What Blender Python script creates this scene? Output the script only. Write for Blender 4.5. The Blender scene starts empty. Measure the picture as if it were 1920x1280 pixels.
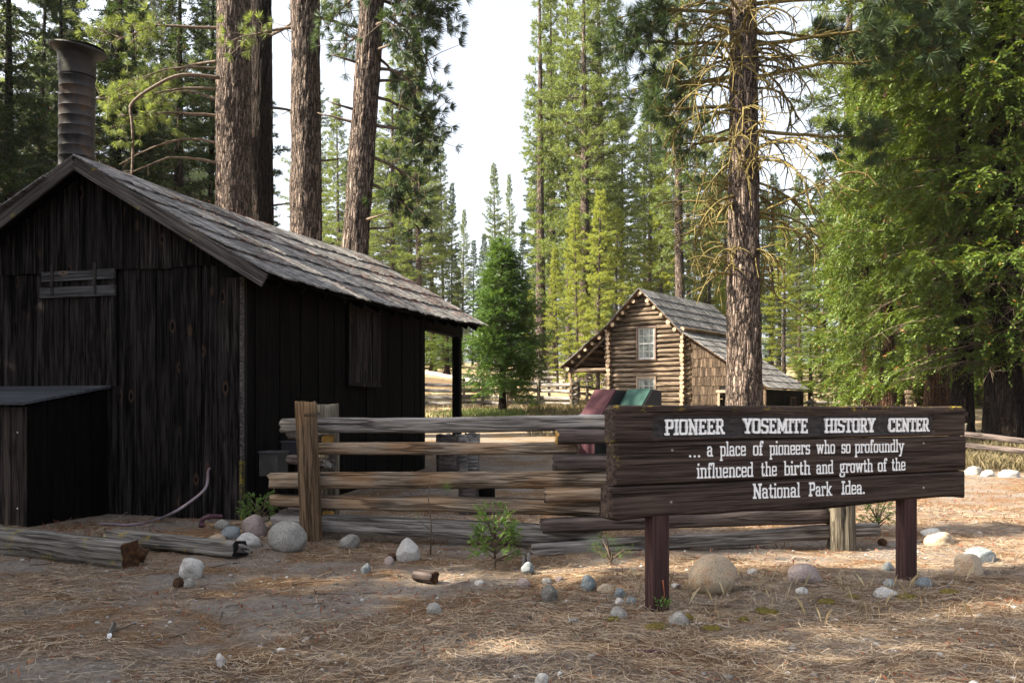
import bpy, math, random
import numpy as np
from mathutils import Vector, Matrix, noise as mnoise

sc = bpy.context.scene
COL = sc.collection
R = math.radians
# ---------------------------------------------------------------- camera, sky, sun, exposure
F, HX, HY, EYE = 1700.0, 960.0, 766.0, 1.40          # focal length and horizon, measured in photo pixels
cam_d = bpy.data.cameras.new('camera'); cam = bpy.data.objects.new('camera', cam_d); COL.objects.link(cam)
cam.location = (0, 0, EYE); cam.rotation_euler = (R(90), 0, 0)
cam_d.sensor_width = 36; cam_d.lens = 36 * F / 1920; cam_d.shift_y = (HY - 640) / 1920
cam_d.clip_end = 3000; cam_d.clip_start = .05
sc.camera = cam
SUN_EL = R(39); SUN_AZ = math.atan2(-.965, -.20)
to_sun = Vector((math.sin(SUN_AZ) * math.cos(SUN_EL), math.cos(SUN_AZ) * math.cos(SUN_EL), math.sin(SUN_EL)))
sun_d = bpy.data.lights.new('sun', 'SUN'); sun_d.energy = 5.0; sun_d.angle = R(.5); sun_d.color = (1, .89, .70)
sun = bpy.data.objects.new('sun', sun_d); COL.objects.link(sun)
sun.rotation_euler = to_sun.to_track_quat('Z', 'Y').to_euler(); sun.location = to_sun * 60
world = bpy.data.worlds.new('World'); sc.world = world; world.use_nodes = True
wn = world.node_tree; bg = wn.nodes['Background']
sky = wn.nodes.new('ShaderNodeTexSky'); sky.sky_type = 'NISHITA'; sky.sun_disc = False
sky.sun_elevation = SUN_EL; sky.sun_rotation = SUN_AZ; sky.dust_density = 4.0; sky.air_density = 1.0; sky.ozone_density = 1.0
hz = wn.nodes.new('ShaderNodeHueSaturation'); hz.inputs['Saturation'].default_value = .38; hz.inputs['Value'].default_value = 1.6   # thin bright haze
wn.links.new(sky.outputs[0], hz.inputs['Color']); wn.links.new(hz.outputs[0], bg.inputs[0]); bg.inputs[1].default_value = .052
sc.view_settings.view_transform = 'Standard'; sc.view_settings.look = 'None'; sc.view_settings.gamma = 1
sc.view_settings.exposure = 2.3
sc.render.engine = 'CYCLES'
cy = sc.cycles
cy.use_denoising = True; cy.max_bounces = 6; cy.diffuse_bounces = 3; cy.glossy_bounces = 2; cy.transmission_bounces = 3
cy.transparent_max_bounces = 4; cy.sample_clamp_indirect = 4; cy.caustics_reflective = False; cy.caustics_refractive = False

# ---------------------------------------------------------------- numeric helpers
def _h(ix, iy, iz, s):
    n = (ix * 374761393 + iy * 668265263 + iz * 2147483647 + s * 974634777).astype(np.int64)
    n = (n ^ (n >> 13)) * 1274126177 & 0x7fffffff
    return ((n ^ (n >> 16)) & 0xffff) / 65535.0
def vn(x, y, z=0.0, s=1):
    x, y, z = np.broadcast_arrays(np.asarray(x, float), np.asarray(y, float), np.asarray(z, float))
    ix, iy, iz = np.floor(x), np.floor(y), np.floor(z)
    fx, fy, fz = x - ix, y - iy, z - iz
    fx, fy, fz = [f * f * (3 - 2 * f) for f in (fx, fy, fz)]
    ix, iy, iz = ix.astype(np.int64), iy.astype(np.int64), iz.astype(np.int64)
    r = 0
    for a in (0, 1):
        for b in (0, 1):
            for c in (0, 1):
                w = (fx if a else 1 - fx) * (fy if b else 1 - fy) * (fz if c else 1 - fz)
                r = r + w * _h(ix + a, iy + b, iz + c, s)
    return r * 2 - 1
def fbm(x, y, z=0.0, s=1, o=3):
    r, a = 0, 1.0
    for i in range(o):
        r = r + a * vn(np.asarray(x) * 2**i, np.asarray(y) * 2**i, np.asarray(z) * 2**i, s + i); a *= .5
    return r
def sstep(a, b, x):
    t = np.clip((np.asarray(x, float) - a) / (b - a), 0, 1); return t * t * (3 - 2 * t)
KY = [-50, 0, 11.5, 14, 17.5, 24, 30, 36, 44, 52, 60, 80, 120, 250, 700]
KZ = [-.3, 0, 0, .06, .24, .70, 1.16, 1.48, 1.80, 2.30, 2.9, 4.2, 7.0, 14, 34]
def gz(x, y):
    x = np.asarray(x, float); y = np.asarray(y, float)
    z = sum(np.interp(y + d, KY, KZ) for d in (-1.2, -.6, 0, .6, 1.2)) / 5
    z = z + .9 * sstep(40, 58, y) * sstep(2, -7, x) * sstep(140, 70, y)
    z = z + .16 * np.exp(-((x + .5) / 2.4)**2 - ((y - 30) / 2.2)**2)
    z = z - .95 * sstep(2.6, 6.5, x) * sstep(33, 38.5, y) * sstep(56, 48, y)       # the cabin stands a little lower
    z = z - .25 * sstep(6, 12, x) * sstep(13, 20, y) * sstep(34, 26, y)
    near = sstep(26, 10, y)
    z = z + near * (.035 * vn(x * .8, y * .8, 0, 5) + .016 * vn(x * 2.7, y * 2.7, 0, 6) + .007 * vn(x * 9, y * 9, 0, 7))
    z = z + (1 - near) * .08 * vn(x * .3, y * .3, 0, 8)
    return z
def gzf(x, y): return float(gz(x, y))
def P(px, py, Y): return Vector(((px - HX) / F * Y, Y, EYE + (HY - py) / F * Y))
def G(px, py):                                              # the point of the ground seen at a pixel
    lo, hi = 2.0, 150.0
    kx, kz = (px - HX) / F, (HY - py) / F
    Y = lo
    while Y < hi:
        if EYE + kz * Y <= gzf(kx * Y, Y): break
        Y += max(.02, Y * .004)
    return Vector((kx * Y, Y, gzf(kx * Y, Y)))
def GX(px, Y): x = (px - HX) / F * Y; return Vector((x, Y, gzf(x, Y)))

# ---------------------------------------------------------------- mesh building
def smooth_pts(pts, k=6):
    pts = [Vector(p) for p in pts]; out = []
    for i in range(len(pts) - 1):
        p0, p1 = pts[max(i - 1, 0)], pts[i]; p2, p3 = pts[i + 1], pts[min(i + 2, len(pts) - 1)]
        for t_ in range(k):
            u_ = t_ / k; out.append(.5 * ((2 * p1) + (-p0 + p2) * u_ + (2 * p0 - 5 * p1 + 4 * p2 - p3) * u_**2 + (-p0 + 3 * p1 - 3 * p2 + p3) * u_**3))
    out.append(pts[-1]); return np.array(out)
class MB:
    def __init__(s): s.V = []; s.F = []; s.n = 0
    def add(s, V, F_, m=0, smooth=False):
        V = np.asarray(V, float).reshape(-1, 3); F_ = np.asarray(F_, int)
        s.V.append(V); s.F.append((F_ + s.n, m, smooth)); s.n += len(V); return s
    def poly(s, V, m=0):
        s.add(V, [list(range(len(V)))], m)
    def box(s, a, b, m=0, M=None, jit=0, rng=None):
        x0, y0, z0 = a; x1, y1, z1 = b
        V = np.array([(x, y, z) for x in (x0, x1) for y in (y0, y1) for z in (z0, z1)], float)
        if jit: V = V + rng.uniform(-jit, jit, V.shape)
        if M is not None: V = np.array([M @ Vector(v) for v in V])
        s.add(V, [(0, 1, 3, 2), (4, 6, 7, 5), (0, 4, 5, 1), (2, 3, 7, 6), (0, 2, 6, 4), (1, 5, 7, 3)], m)
    def tube(s, pts, rad, k=6, m=0, cap=True, mcap=None, smooth=True):
        P_ = np.asarray(pts, float); n = len(P_)
        rad = np.broadcast_to(np.asarray(rad, float), (n,))
        T = np.gradient(P_, axis=0); T /= np.linalg.norm(T, axis=1)[:, None] + 1e-9
        up = np.array((0, 0, 1.)) if abs(T[:, 2]).mean() < .8 else np.array((1., 0, 0))
        A = np.cross(T, up); A /= np.linalg.norm(A, axis=1)[:, None] + 1e-9
        B = np.cross(A, T)
        th = np.arange(k) * 2 * np.pi / k
        V = P_[:, None] + rad[:, None, None] * (np.cos(th)[None, :, None] * A[:, None] + np.sin(th)[None, :, None] * B[:, None])
        i = np.arange(n - 1)[:, None] * k; j = np.arange(k)[None]; j2 = (j + 1) % k
        Q = np.stack([i + j, i + j2, i + k + j2, i + k + j], -1).reshape(-1, 4)
        base = s.n
        s.add(V, Q, m, smooth)
        if cap:
            mc = m if mcap is None else mcap
            s.F.append((np.array([list(range(k))[::-1]]) + base, mc, False))
            s.F.append((np.array([list(range((n - 1) * k, n * k))]) + base, mc, False))
    def build(s, name, mats, parent=None, loc=None, M=None):
        me = bpy.data.meshes.new(name)
        V = np.concatenate(s.V) if s.V else np.zeros((0, 3))
        me.vertices.add(len(V)); me.vertices.foreach_set('co', V.astype(np.float32).ravel())
        li, st, tot, mi, sm = [], [], [], [], []
        o = 0
        for F_, m, smooth in s.F:
            n, k = F_.shape
            li.append(F_.ravel()); st.append(o + np.arange(n) * k); tot.append(np.full(n, k)); o += n * k
            mi.append(np.full(n, m)); sm.append(np.full(n, smooth))
        li = np.concatenate(li)
        me.loops.add(len(li)); me.loops.foreach_set('vertex_index', li.astype(np.int32))
        st = np.concatenate(st)
        me.polygons.add(len(st)); me.polygons.foreach_set('loop_start', st.astype(np.int32))
        me.polygons.foreach_set('material_index', np.concatenate(mi).astype(np.int32))
        me.polygons.foreach_set('use_smooth', np.concatenate(sm))
        for mt in (mats if isinstance(mats, (list, tuple)) else [mats]): me.materials.append(mt)
        me.update(calc_edges=True); me.validate()
        return link(name, me, parent, loc, M)
def link(name, me, parent=None, loc=None, M=None):
    o = bpy.data.objects.new(name, me); COL.objects.link(o)
    if parent: o.parent = parent
    if M is not None: o.matrix_local = M
    elif loc is not None: o.location = loc
    return o
def tag(o, label=None, cat=None, group=None, kind=None):
    if label: o['label'] = label
    if cat: o['category'] = cat
    if group: o['group'] = group
    if kind: o['kind'] = kind
    return o
def empty(name, loc, rz=0, **k):
    o = bpy.data.objects.new(name, None); COL.objects.link(o); o.location = loc; o.rotation_euler = (0, 0, rz)
    o.empty_display_size = .2
    return tag(o, **k)

# ---------------------------------------------------------------- materials
class NT:
    def __init__(s, name):
        s.m = bpy.data.materials.new(name); s.m.use_nodes = True; s.t = s.m.node_tree; s.t.nodes.clear()
        s.out = s.n('OutputMaterial')
    def n(s, ty, **k):
        nd = s.t.nodes.new('ShaderNode' + ty)
        for a, b in k.items(): setattr(nd, a, b)
        return nd
    def l(s, a, b): s.t.links.new(a, b)
    def set(s, sock, v):
        if isinstance(v, bpy.types.NodeSocket): s.l(v, sock)
        else:
            if sock.type == 'RGBA' and len(v) == 3: v = (*v, 1)
            sock.default_value = v
    def coord(s, scale=(1, 1, 1), out='Object', off=None):
        c = s.n('TexCoord'); mp = s.n('Mapping'); s.l(c.outputs[out], mp.inputs[0]); mp.inputs['Scale'].default_value = scale
        if off is not None: s.l(off, mp.inputs['Location'])
        return mp.outputs[0]
    def noise(s, vec, scale=1, detail=4, rough=.6, dist=0):
        nd = s.n('TexNoise'); s.l(vec, nd.inputs['Vector']); nd.inputs['Scale'].default_value = scale
        nd.inputs['Detail'].default_value = detail; nd.inputs['Roughness'].default_value = rough; nd.inputs['Distortion'].default_value = dist
        return nd.outputs['Fac']
    def vor(s, vec, scale=1, feature='F1', out='Distance', rnd=1):
        nd = s.n('TexVoronoi', feature=feature); s.l(vec, nd.inputs['Vector']); nd.inputs['Scale'].default_value = scale
        nd.inputs['Randomness'].default_value = rnd
        return nd.outputs[out]
    def ramp(s, fac, stops):
        nd = s.n('ValToRGB'); s.l(fac, nd.inputs[0]); e = nd.color_ramp.elements
        while len(e) < len(stops): e.new(.5)
        for x, (p, c) in zip(e, stops):
            x.position = p; x.color = (*c, 1) if not isinstance(c, (int, float)) else (c, c, c, 1)
        return nd.outputs[0]
    def mix(s, fac, a, b, mode='MIX'):
        nd = s.n('Mix', data_type='RGBA', blend_type=mode)
        s.set(nd.inputs[0], fac); s.set(nd.inputs[6], a); s.set(nd.inputs[7], b)
        return nd.outputs[2]
    def math(s, op, a, b=0.0, clamp=False):
        nd = s.n('Math', operation=op, use_clamp=clamp); s.set(nd.inputs[0], a); s.set(nd.inputs[1], b); return nd.outputs[0]
    def island(s): return s.n('NewGeometry').outputs['Random Per Island']
    def rnd(s): return s.n('ObjectInfo').outputs['Random']
    def bump(s, h, strength=.5, dist=.02):
        b = s.n('Bump'); b.inputs['Strength'].default_value = strength; b.inputs['Distance'].default_value = dist; s.l(h, b.inputs['Height']); return b.outputs[0]
    def pbr(s, col, rough=.85, nrm=None, spec=.3, metal=0, alb=.72):
        p = s.n('BsdfPrincipled'); s.set(p.inputs['Base Color'], s.mix(1.0, col, (alb, alb, alb), 'MULTIPLY')); s.set(p.inputs['Roughness'], rough)
        p.inputs['Specular IOR Level'].default_value = spec; p.inputs['Metallic'].default_value = metal
        if nrm is not None: s.l(nrm, p.inputs['Normal'])
        s.l(p.outputs[0], s.out.inputs[0]); return s.m

def wood(name, dark, light, axis='x', fine=1.0, bump=.6, lichen=0, knots=False, plank_var=.5, cracks=.7, lichen_top=False, warm=None, rough=.9):
    t = NT(name)
    a, b = .9, 34 * fine
    scl = {'x': (a, b, b), 'z': (b, b, a), 'y': (b, a, b)}[axis]
    isl = t.island()
    off = t.n('CombineXYZ'); t.l(t.math('MULTIPLY', isl, 37.0), off.inputs[0]); t.l(t.math('MULTIPLY', isl, 53.0), off.inputs[2]); t.l(t.math('MULTIPLY', isl, 11.0), off.inputs[1])
    v = t.coord(scl, off=off.outputs[0])
    n1 = t.noise(v, 1, 8, .68, .15)
    n2 = t.noise(t.coord(tuple(x * 3.2 for x in scl), off=off.outputs[0]), 1, 3, .6)
    g = t.math('ADD', t.math('MULTIPLY', n1, .7), t.math('MULTIPLY', n2, .3))
    lo = .36; hi = .66
    mid = tuple((x * .6 + y * .4) for x, y in zip(dark, light))
    col = t.ramp(g, [(lo, tuple(x * .35 for x in dark)), (lo + .08, dark), (.53, mid), (hi, light)])
    big = t.noise(t.coord((2, 2, 2), off=off.outputs[0]), 1, 3, .5)
    if warm is not None:
        col = t.mix(t.ramp(big, [(.48, 0), (.68, 1)]), col, t.mix(.5, col, warm))
    var = t.math('ADD', t.math('MULTIPLY', isl, plank_var), 1 - plank_var * .5)
    col = t.mix(1, col, t.n('CombineColor').outputs[0], 'MULTIPLY') if False else t.mix(1.0, col, _grey(t, var), 'MULTIPLY')
    cr = t.math('ABSOLUTE', t.math('SUBTRACT', t.noise(t.coord(tuple(x * .55 for x in scl), off=off.outputs[0]), 1.0, 3, .5, .1), .5))
    crack = t.ramp(cr, [(.0, 0), (.012, .15), (.03, 1)])
    col = t.mix(t.math('MULTIPLY', t.math('SUBTRACT', 1.0, crack), cracks), col, tuple(x * .18 for x in dark))
    h = t.math('ADD', g, t.math('MULTIPLY', crack, .5 * cracks))
    if knots:
        kv = t.coord({'z': (3.2, 3.2, 1.6), 'x': (1.6, 3.2, 3.2), 'y': (3.2, 1.6, 3.2)}[axis], off=off.outputs[0])
        d = t.vor(kv, 1.0)
        col = t.mix(t.ramp(d, [(.055, 1), (.11, 0)]), col, tuple(x * .5 for x in dark))
        col = t.mix(t.ramp(d, [(.085, 0), (.1, .8), (.12, .5), (.17, 0)]), col, (light[0] * 1.5, light[1] * 1.0, light[2] * .7))
    if lichen:
        ln = t.noise(t.coord((3, 3, 3)), 1.6, 6, .7)
        fine_n = t.noise(t.coord((60, 60, 60)), 1, 3, .7)
        up = t.n('NewGeometry').outputs['Normal']; sx = t.n('SeparateXYZ'); t.l(up, sx.inputs[0])
        mk = t.math('MULTIPLY', t.ramp(ln, [(.66 - lichen * .1, 0), (.74 - lichen * .1, 1)]), t.ramp(fine_n, [(.45, 0), (.55, 1)]))
        if lichen_top:                                       # the crust grows along the top edge and the left end
            so = t.n('SeparateXYZ'); t.l(t.n('TexCoord').outputs['Object'], so.inputs[0])
            top_ = t.ramp(t.math('SUBTRACT', so.outputs[2], .4), [(.97, 0), (1.02, .9)]); left_ = t.math('MULTIPLY', t.ramp(so.outputs[0], [(.0, .5), (.03, 1), (.09, 0)]), t.ramp(so.outputs[2], [(.95, 0), (1.0, 1)]))
            ln2 = t.noise(t.coord((5, 5, 9)), 1.3, 6, .7)
            mk = t.math('MULTIPLY', t.math('MAXIMUM', top_, left_), t.math('MULTIPLY', t.ramp(ln2, [(.54, 0), (.62, 1)]), t.ramp(fine_n, [(.46, 0), (.53, 1)])))
        col = t.mix(mk, col, (.42, .31, .03))
    return t.pbr(col, rough, t.bump(h, bump, .016), .08)
def _grey(t, val):
    c = t.n('CombineXYZ')
    for i in range(3): t.l(val, c.inputs[i])
    return c.outputs[0]

def bark(name, dark, light, sx=17.0, sz=2.4, bump=1.0):
    t = NT(name)
    w = t.noise(t.coord((1, 1, .5)), 9, 5, .65)
    wv = t.n('VectorMath', operation='MULTIPLY_ADD')
    c = t.coord((sx, sx, sz))
    cw = t.n('VectorMath', operation='ADD'); t.l(c, cw.inputs[0])
    sc3 = t.n('CombineXYZ'); ww = t.math('MULTIPLY', w, 2.2)
    for i in range(3): t.l(ww, sc3.inputs[i])
    t.l(sc3.outputs[0], cw.inputs[1])
    e = t.vor(cw.outputs[0], 1, 'DISTANCE_TO_EDGE')
    cell = t.n('TexVoronoi'); t.l(cw.outputs[0], cell.inputs['Vector']); cell.inputs['Scale'].default_value = 1
    fl = t.noise(t.coord((9, 9, 34)), 1, 5, .7)
    plate = t.ramp(e, [(.0, .0), (.10, .55), (.3, 1)])
    sepc = t.n('SeparateColor'); t.l(cell.outputs['Color'], sepc.inputs[0])
    tone = t.math('ADD', t.math('MULTIPLY', fl, .75), t.math('MULTIPLY', sepc.outputs[0], .3))
    col = t.ramp(tone, [(.25, dark), (.55, tuple((a + b) / 2 for a, b in zip(dark, light))), (.8, light)])
    col = t.mix(plate, tuple(x * .22 for x in dark), col)
    h = t.math('ADD', plate, t.math('MULTIPLY', fl, .45))
    return t.pbr(col, .92, t.bump(h, bump, .06), .15)

def leaf(name, c0, c1, trans=.45, brown=None, rough=.5):
    t = NT(name)
    isl = t.island()
    obj = t.rnd()
    v = t.math('ADD', t.math('MULTIPLY', isl, .65), t.math('MULTIPLY', obj, .35))
    stops = [(0, c0), (.75, c1)]
    col = t.ramp(v, stops)
    clump = t.noise(t.coord((1, 1, 1)), 2.2, 3, .6)
    col = t.mix(t.ramp(clump, [(.42, 0), (.62, .7)]), col, c1)
    if brown: col = t.mix(t.ramp(isl, [(.965, 0), (.975, 1)]), col, brown)
    col = t.mix(1.0, col, (.74, .74, .74), 'MULTIPLY')
    d = t.n('BsdfPrincipled'); t.set(d.inputs['Base Color'], col); d.inputs['Roughness'].default_value = rough; d.inputs['Specular IOR Level'].default_value = .25
    tr = t.n('BsdfTranslucent'); t.set(tr.inputs[0], t.mix(.55, col, (c1[0] * 1.7, c1[1] * 1.5, c1[2] * .7)))
    mx = t.n('MixShader'); mx.inputs[0].default_value = trans; t.l(d.outputs[0], mx.inputs[1]); t.l(tr.outputs[0], mx.inputs[2])
    t.l(mx.outputs[0], t.out.inputs[0]); return t.m

def simple(name, c0, c1, scale=8, rough=.8, bump=.2, spec=.3, metal=0, detail=5, alb=.72):
    t = NT(name); n = t.noise(t.coord(), scale, detail, .65)
    col = t.ramp(n, [(.32, c0), (.68, c1)])
    return t.pbr(col, rough, t.bump(n, bump, .02), spec, metal, alb)

def stone(name, c0, c1, speck=(.05, .05, .05), stain=None):
    t = NT(name)
    oi = t.n('ObjectInfo').outputs['Random']; off = t.n('CombineXYZ')
    for i in range(3): t.l(t.math('MULTIPLY', oi, 19.0 + i * 7), off.inputs[i])
    big = t.noise(t.coord((6, 6, 6), off=off.outputs[0]), 1, 5, .65)
    sp = t.noise(t.coord((90, 90, 90)), 1, 2, .6)
    sp2 = t.vor(t.coord((55, 55, 55)), 1)
    col = t.ramp(big, [(.3, c0), (.7, c1)])
    if stain: col = t.mix(t.ramp(big, [(.5, 0), (.62, .6)]), col, stain)
    col = t.mix(t.ramp(sp, [(.56, 0), (.64, .65)]), col, speck)
    col = t.mix(t.ramp(sp, [(.34, .4), (.42, 0)]), col, (.55, .53, .5))
    h = t.math('ADD', big, t.math('MULTIPLY', sp, .25))
    return t.pbr(col, .88, t.bump(h, .55, .02), .25)

M_BARK = bark('pine_bark', (.085, .058, .047), (.44, .345, .29), 17, 2.4)
M_BARK_DK = bark('dark_bark', (.022, .014, .011), (.085, .056, .043), 18, 2.2)  # bark darkened so its colour carries the shade on the trunks
M_BARK_CEDAR = bark('cedar_bark', (.07, .035, .022), (.21, .115, .07), 11, 1.0)
M_BRANCH = simple('branch_bark', (.06, .042, .03), (.19, .14, .10), 14)
M_LICHEN = simple('lichen_twig_bark', (.075, .058, .023), (.25, .195, .052), 20)
M_PINE = leaf('pine_needles_green', (.034, .066, .026), (.17, .225, .070), .42)
M_PINE_Y = leaf('pine_needles_sunny', (.10, .15, .03), (.27, .32, .075), .48, (.26, .15, .05))  # paler and yellower: sunlight is put into the needle colour
M_PINE_D = leaf('pine_needles_dark', (.014, .036, .018), (.060, .098, .040), .30)  # darker green needles, also carrying the shade of the left wood
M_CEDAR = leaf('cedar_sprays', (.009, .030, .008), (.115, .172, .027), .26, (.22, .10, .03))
M_CEDAR_D = leaf('cedar_sprays_dark', (.010, .027, .008), (.045, .078, .018), .28, (.20, .09, .03))  # darker copy of the sprays, shade of the left wood painted in
M_YOUNG = leaf('young_cedar_sprays', (.026, .072, .022), (.090, .165, .042), .40)
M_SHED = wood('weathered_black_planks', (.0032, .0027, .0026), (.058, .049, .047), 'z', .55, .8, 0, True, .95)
M_SHED_SIDE = wood('weathered_shaded_planks', (.0010, .0008, .0007), (.0085, .0062, .0050), 'z', .55, .8, 0, True, .95)  # shed wood again, with the shade of the side wall painted in
M_TRIM = wood('grey_trim_board', (.05, .044, .042), (.19, .17, .16), 'x', .9, .6, .3, False, .4, cracks=.4)
M_BATTEN = wood('grey_batten_board', (.06, .058, .062), (.17, .165, .17), 'x', 1, .6, 0, True, .4)
M_SHAKE = wood('grey_roof_shakes', (.125, .118, .114), (.48, .46, .45), 'y', .7, .8, 0, False, .8, cracks=.5)
M_RAIL = wood('weathered_split_rail', (.16, .12, .088), (.60, .50, .40), 'x', .5, 1.3, 0, False, .35, warm=(.36, .19, .08))
M_RAIL_G = wood('grey_split_rail', (.14, .125, .115), (.52, .48, .45), 'x', .5, 1.0, 0, False, .35)
M_RAIL_D = wood('dark_stained_rail', (.065, .051, .048), (.22, .18, .165), 'x', .5, 1.0, 0, False, .35)
M_POST = wood('brown_fence_post', (.11, .072, .045), (.36, .25, .155), 'z', .8, 1.0, 0, False, .3, warm=(.40, .22, .09))
M_POST_G = wood('grey_fence_post', (.11, .095, .075), (.34, .30, .23), 'z', .8, 1.2, 0, False, .3)
M_CUT = simple('orange_cut_wood', (.40, .20, .04), (.62, .38, .10), 18)
M_SIGN = wood('dark_sign_plank', (.036, .026, .022), (.155, .112, .094), 'x', 1.1, .7, .42, False, .3, cracks=.25, lichen_top=True)
M_SIGNPOST = wood('maroon_sign_post', (.050, .027, .026), (.105, .062, .058), 'z', .8, .5, 0, False, .2, cracks=.2)
M_LOG = wood('cabin_log', (.07, .05, .036), (.33, .255, .19), 'x', .35, .8, 0, False, .6)
M_LOGEND = simple('log_end_grain', (.24, .16, .10), (.52, .40, .28), 12)
M_SHINGLE = wood('brown_wall_shingle', (.06, .043, .031), (.18, .132, .097), 'z', .7, .6, 0, False, .9)
M_ROOFC = wood('cabin_roof_shakes', (.17, .165, .17), (.38, .375, .38), 'y', .6, .7, 0, False, .9)
M_PORCH = wood('porch_underboards', (.09, .05, .026), (.25, .15, .085), 'y', .5, .6, 0, False, .5)
M_BIN_B = simple('maroon_painted_steel', (.060, .024, .031), (.078, .033, .041), 5, .85, .03, .12)
M_BIN_G = simple('green_painted_steel', (.028, .070, .060), (.040, .088, .075), 5, .85, .03, .12)
M_BIN_K = simple('shaded_bin_side', (.012, .011, .012), (.022, .02, .02), 5, .6, .03)  # shade on the bin ends is put into this near-black colour
M_BIN_L = simple('lavender_grey_lid', (.20, .195, .24), (.25, .245, .29), 5, .5, .03)
M_WHITE = simple('white_paint', (.78, .79, .80), (.86, .86, .86), 30, .6, .1, alb=1)
M_SASH = simple('grey_window_paint', (.52, .52, .51), (.66, .66, .65), 30, .7, .1)
M_TIN = NT('rusty_stovepipe')
_n = M_TIN.noise(M_TIN.coord((4, 4, 2)), 1.6, 6, .7)
_isl = M_TIN.island()
M_TIN = M_TIN.pbr(M_TIN.ramp(M_TIN.math('ADD', M_TIN.math('MULTIPLY', _n, .8), M_TIN.math('MULTIPLY', _isl, .2)), [(.35, (.012, .013, .016)), (.55, (.052, .048, .050)), (.72, (.11, .062, .032))]), .55, M_TIN.bump(_n, .3, .01), .4, .3)
M_IRON = simple('dark_iron', (.010, .009, .009), (.032, .026, .023), 20, .6, .2, .4)
M_CABLE = simple('grey_pink_cable', (.20, .12, .14), (.30, .27, .31), 3, .5, .05)
M_PIPE = simple('purple_iron_pipe', (.075, .030, .045), (.12, .05, .07), 12, .55, .1)
M_ROTTEN = simple('rotten_wood', (.012, .007, .004), (.13, .055, .018), 24, .95, 1)
M_LOGG = wood('grey_fallen_log', (.15, .135, .12), (.40, .375, .34), 'x', .7, 1.0, .75, False, .3)
M_GLASS = NT('window_glass')
_g = M_GLASS.noise(M_GLASS.coord((3, 3, 3)), 1.6, 3, .6)
M_GLASS = M_GLASS.pbr(M_GLASS.ramp(_g, [(.4, (.07, .085, .08)), (.6, (.22, .25, .24))]), .08, None, .6)
M_DARK = simple('dark_interior', (.006, .005, .005), (.012, .010, .009), 4, .95, 0)  # near-black standing in for shade inside openings and behind gaps
M_FRAME = simple('brown_window_frame', (.085, .055, .042), (.16, .11, .09), 14)
M_FRAME_L = simple('pale_window_frame', (.24, .18, .13), (.36, .28, .21), 14)

ST = {'tan': stone('tan_granite', (.36, .28, .19), (.58, .48, .36), (.16, .12, .09), (.42, .24, .12)),
      'grey': stone('grey_granite', (.20, .19, .175), (.40, .385, .35)),
      'blue': stone('blue_grey_stone', (.13, .155, .17), (.27, .30, .315), (.07, .08, .09)),
      'pink': stone('pinkish_stone', (.25, .19, .175), (.44, .36, .335), (.10, .07, .07)),
      'white': stone('pale_granite', (.42, .40, .375), (.62, .60, .565), (.16, .15, .15)),
      'dark': stone('dark_stone', (.09, .085, .075), (.23, .21, .185))}

# ground: grey sandy dirt, brown needle duff, dry straw further back
t = NT('forest_floor')
c1 = t.coord((1, 1, 1))
patch = t.noise(t.coord((1, 1.3, 1)), .85, 5, .62, .4)
fine = t.noise(c1, 34, 5, .7)
grit = t.noise(c1, 190, 3, .7)
streak = t.noise(t.coord((14, 60, 1)), 1, 5, .7, 1.2)
streak2 = t.noise(t.coord((70, 20, 1)), 1, 5, .7, 1.0)
dirt = t.ramp(t.math('ADD', t.math('MULTIPLY', fine, .5), t.math('MULTIPLY', grit, .5)), [(.36, (.125, .106, .094)), (.5, (.255, .22, .192)), (.64, (.43, .375, .325))])
duff = t.ramp(t.math('ADD', t.math('MULTIPLY', streak, .5), t.math('MULTIPLY', streak2, .5)), [(.38, (.045, .025, .014)), (.5, (.20, .118, .063)), (.60, (.42, .28, .165))])
col = t.mix(t.ramp(patch, [(.43, 0), (.58, .95)]), dirt, duff)
sp = t.n('SeparateXYZ'); t.l(c1, sp.inputs[0])
far = t.ramp(t.math('MULTIPLY', sp.outputs[1], .02), [(.44, 0), (.60, 1)])
dry = t.ramp(t.noise(c1, 2.2, 5, .7), [(.35, (.20, .135, .07)), (.5, (.38, .29, .165)), (.68, (.50, .42, .29))])
col = t.mix(far, col, dry)
M_GROUND = t.pbr(col, .95, t.bump(t.math('ADD', t.math('MULTIPLY', fine, .6), t.math('ADD', t.math('MULTIPLY', grit, .3), t.math('MULTIPLY', streak, .5))), .9, .03), .1)
M_PATH = simple('pale_path_gravel', (.38, .33, .30), (.55, .49, .44), 6, .95, .3, .1)
M_EARTH = simple('tilled_brown_earth', (.13, .085, .05), (.24, .17, .10), 5, .95, .6, .1)
t = NT('fallen_pine_needles'); isl = t.island()
M_NEEDLE = t.pbr(t.ramp(isl, [(0, (.08, .040, .022)), (.35, (.24, .155, .095)), (.7, (.45, .335, .22)), (1, (.64, .53, .40))]), .75, None, .2)
t = NT('red_scales'); isl = t.island()
M_FLAKE = t.pbr(t.ramp(isl, [(0, (.09, .03, .018)), (.6, (.25, .075, .037)), (1, (.36, .16, .08))]), .8, None, .2)
t = NT('dry_grass'); isl = t.island()
M_DRY = t.pbr(t.ramp(isl, [(0, (.22, .15, .07)), (.6, (.46, .37, .21)), (1, (.58, .50, .32))]), .8, None, .2)
M_DULL = leaf('dull_dry_grass', (.085, .075, .036), (.24, .20, .115), .3)  # darker than the dry grass: tree shade put into its colour
M_GREENGRASS = leaf('green_grass_blades', (.05, .085, .028), (.13, .17, .06), .3)
M_MOSS = simple('mustard_moss', (.085, .065, .012), (.21, .165, .03), 40, .95, 1)

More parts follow.
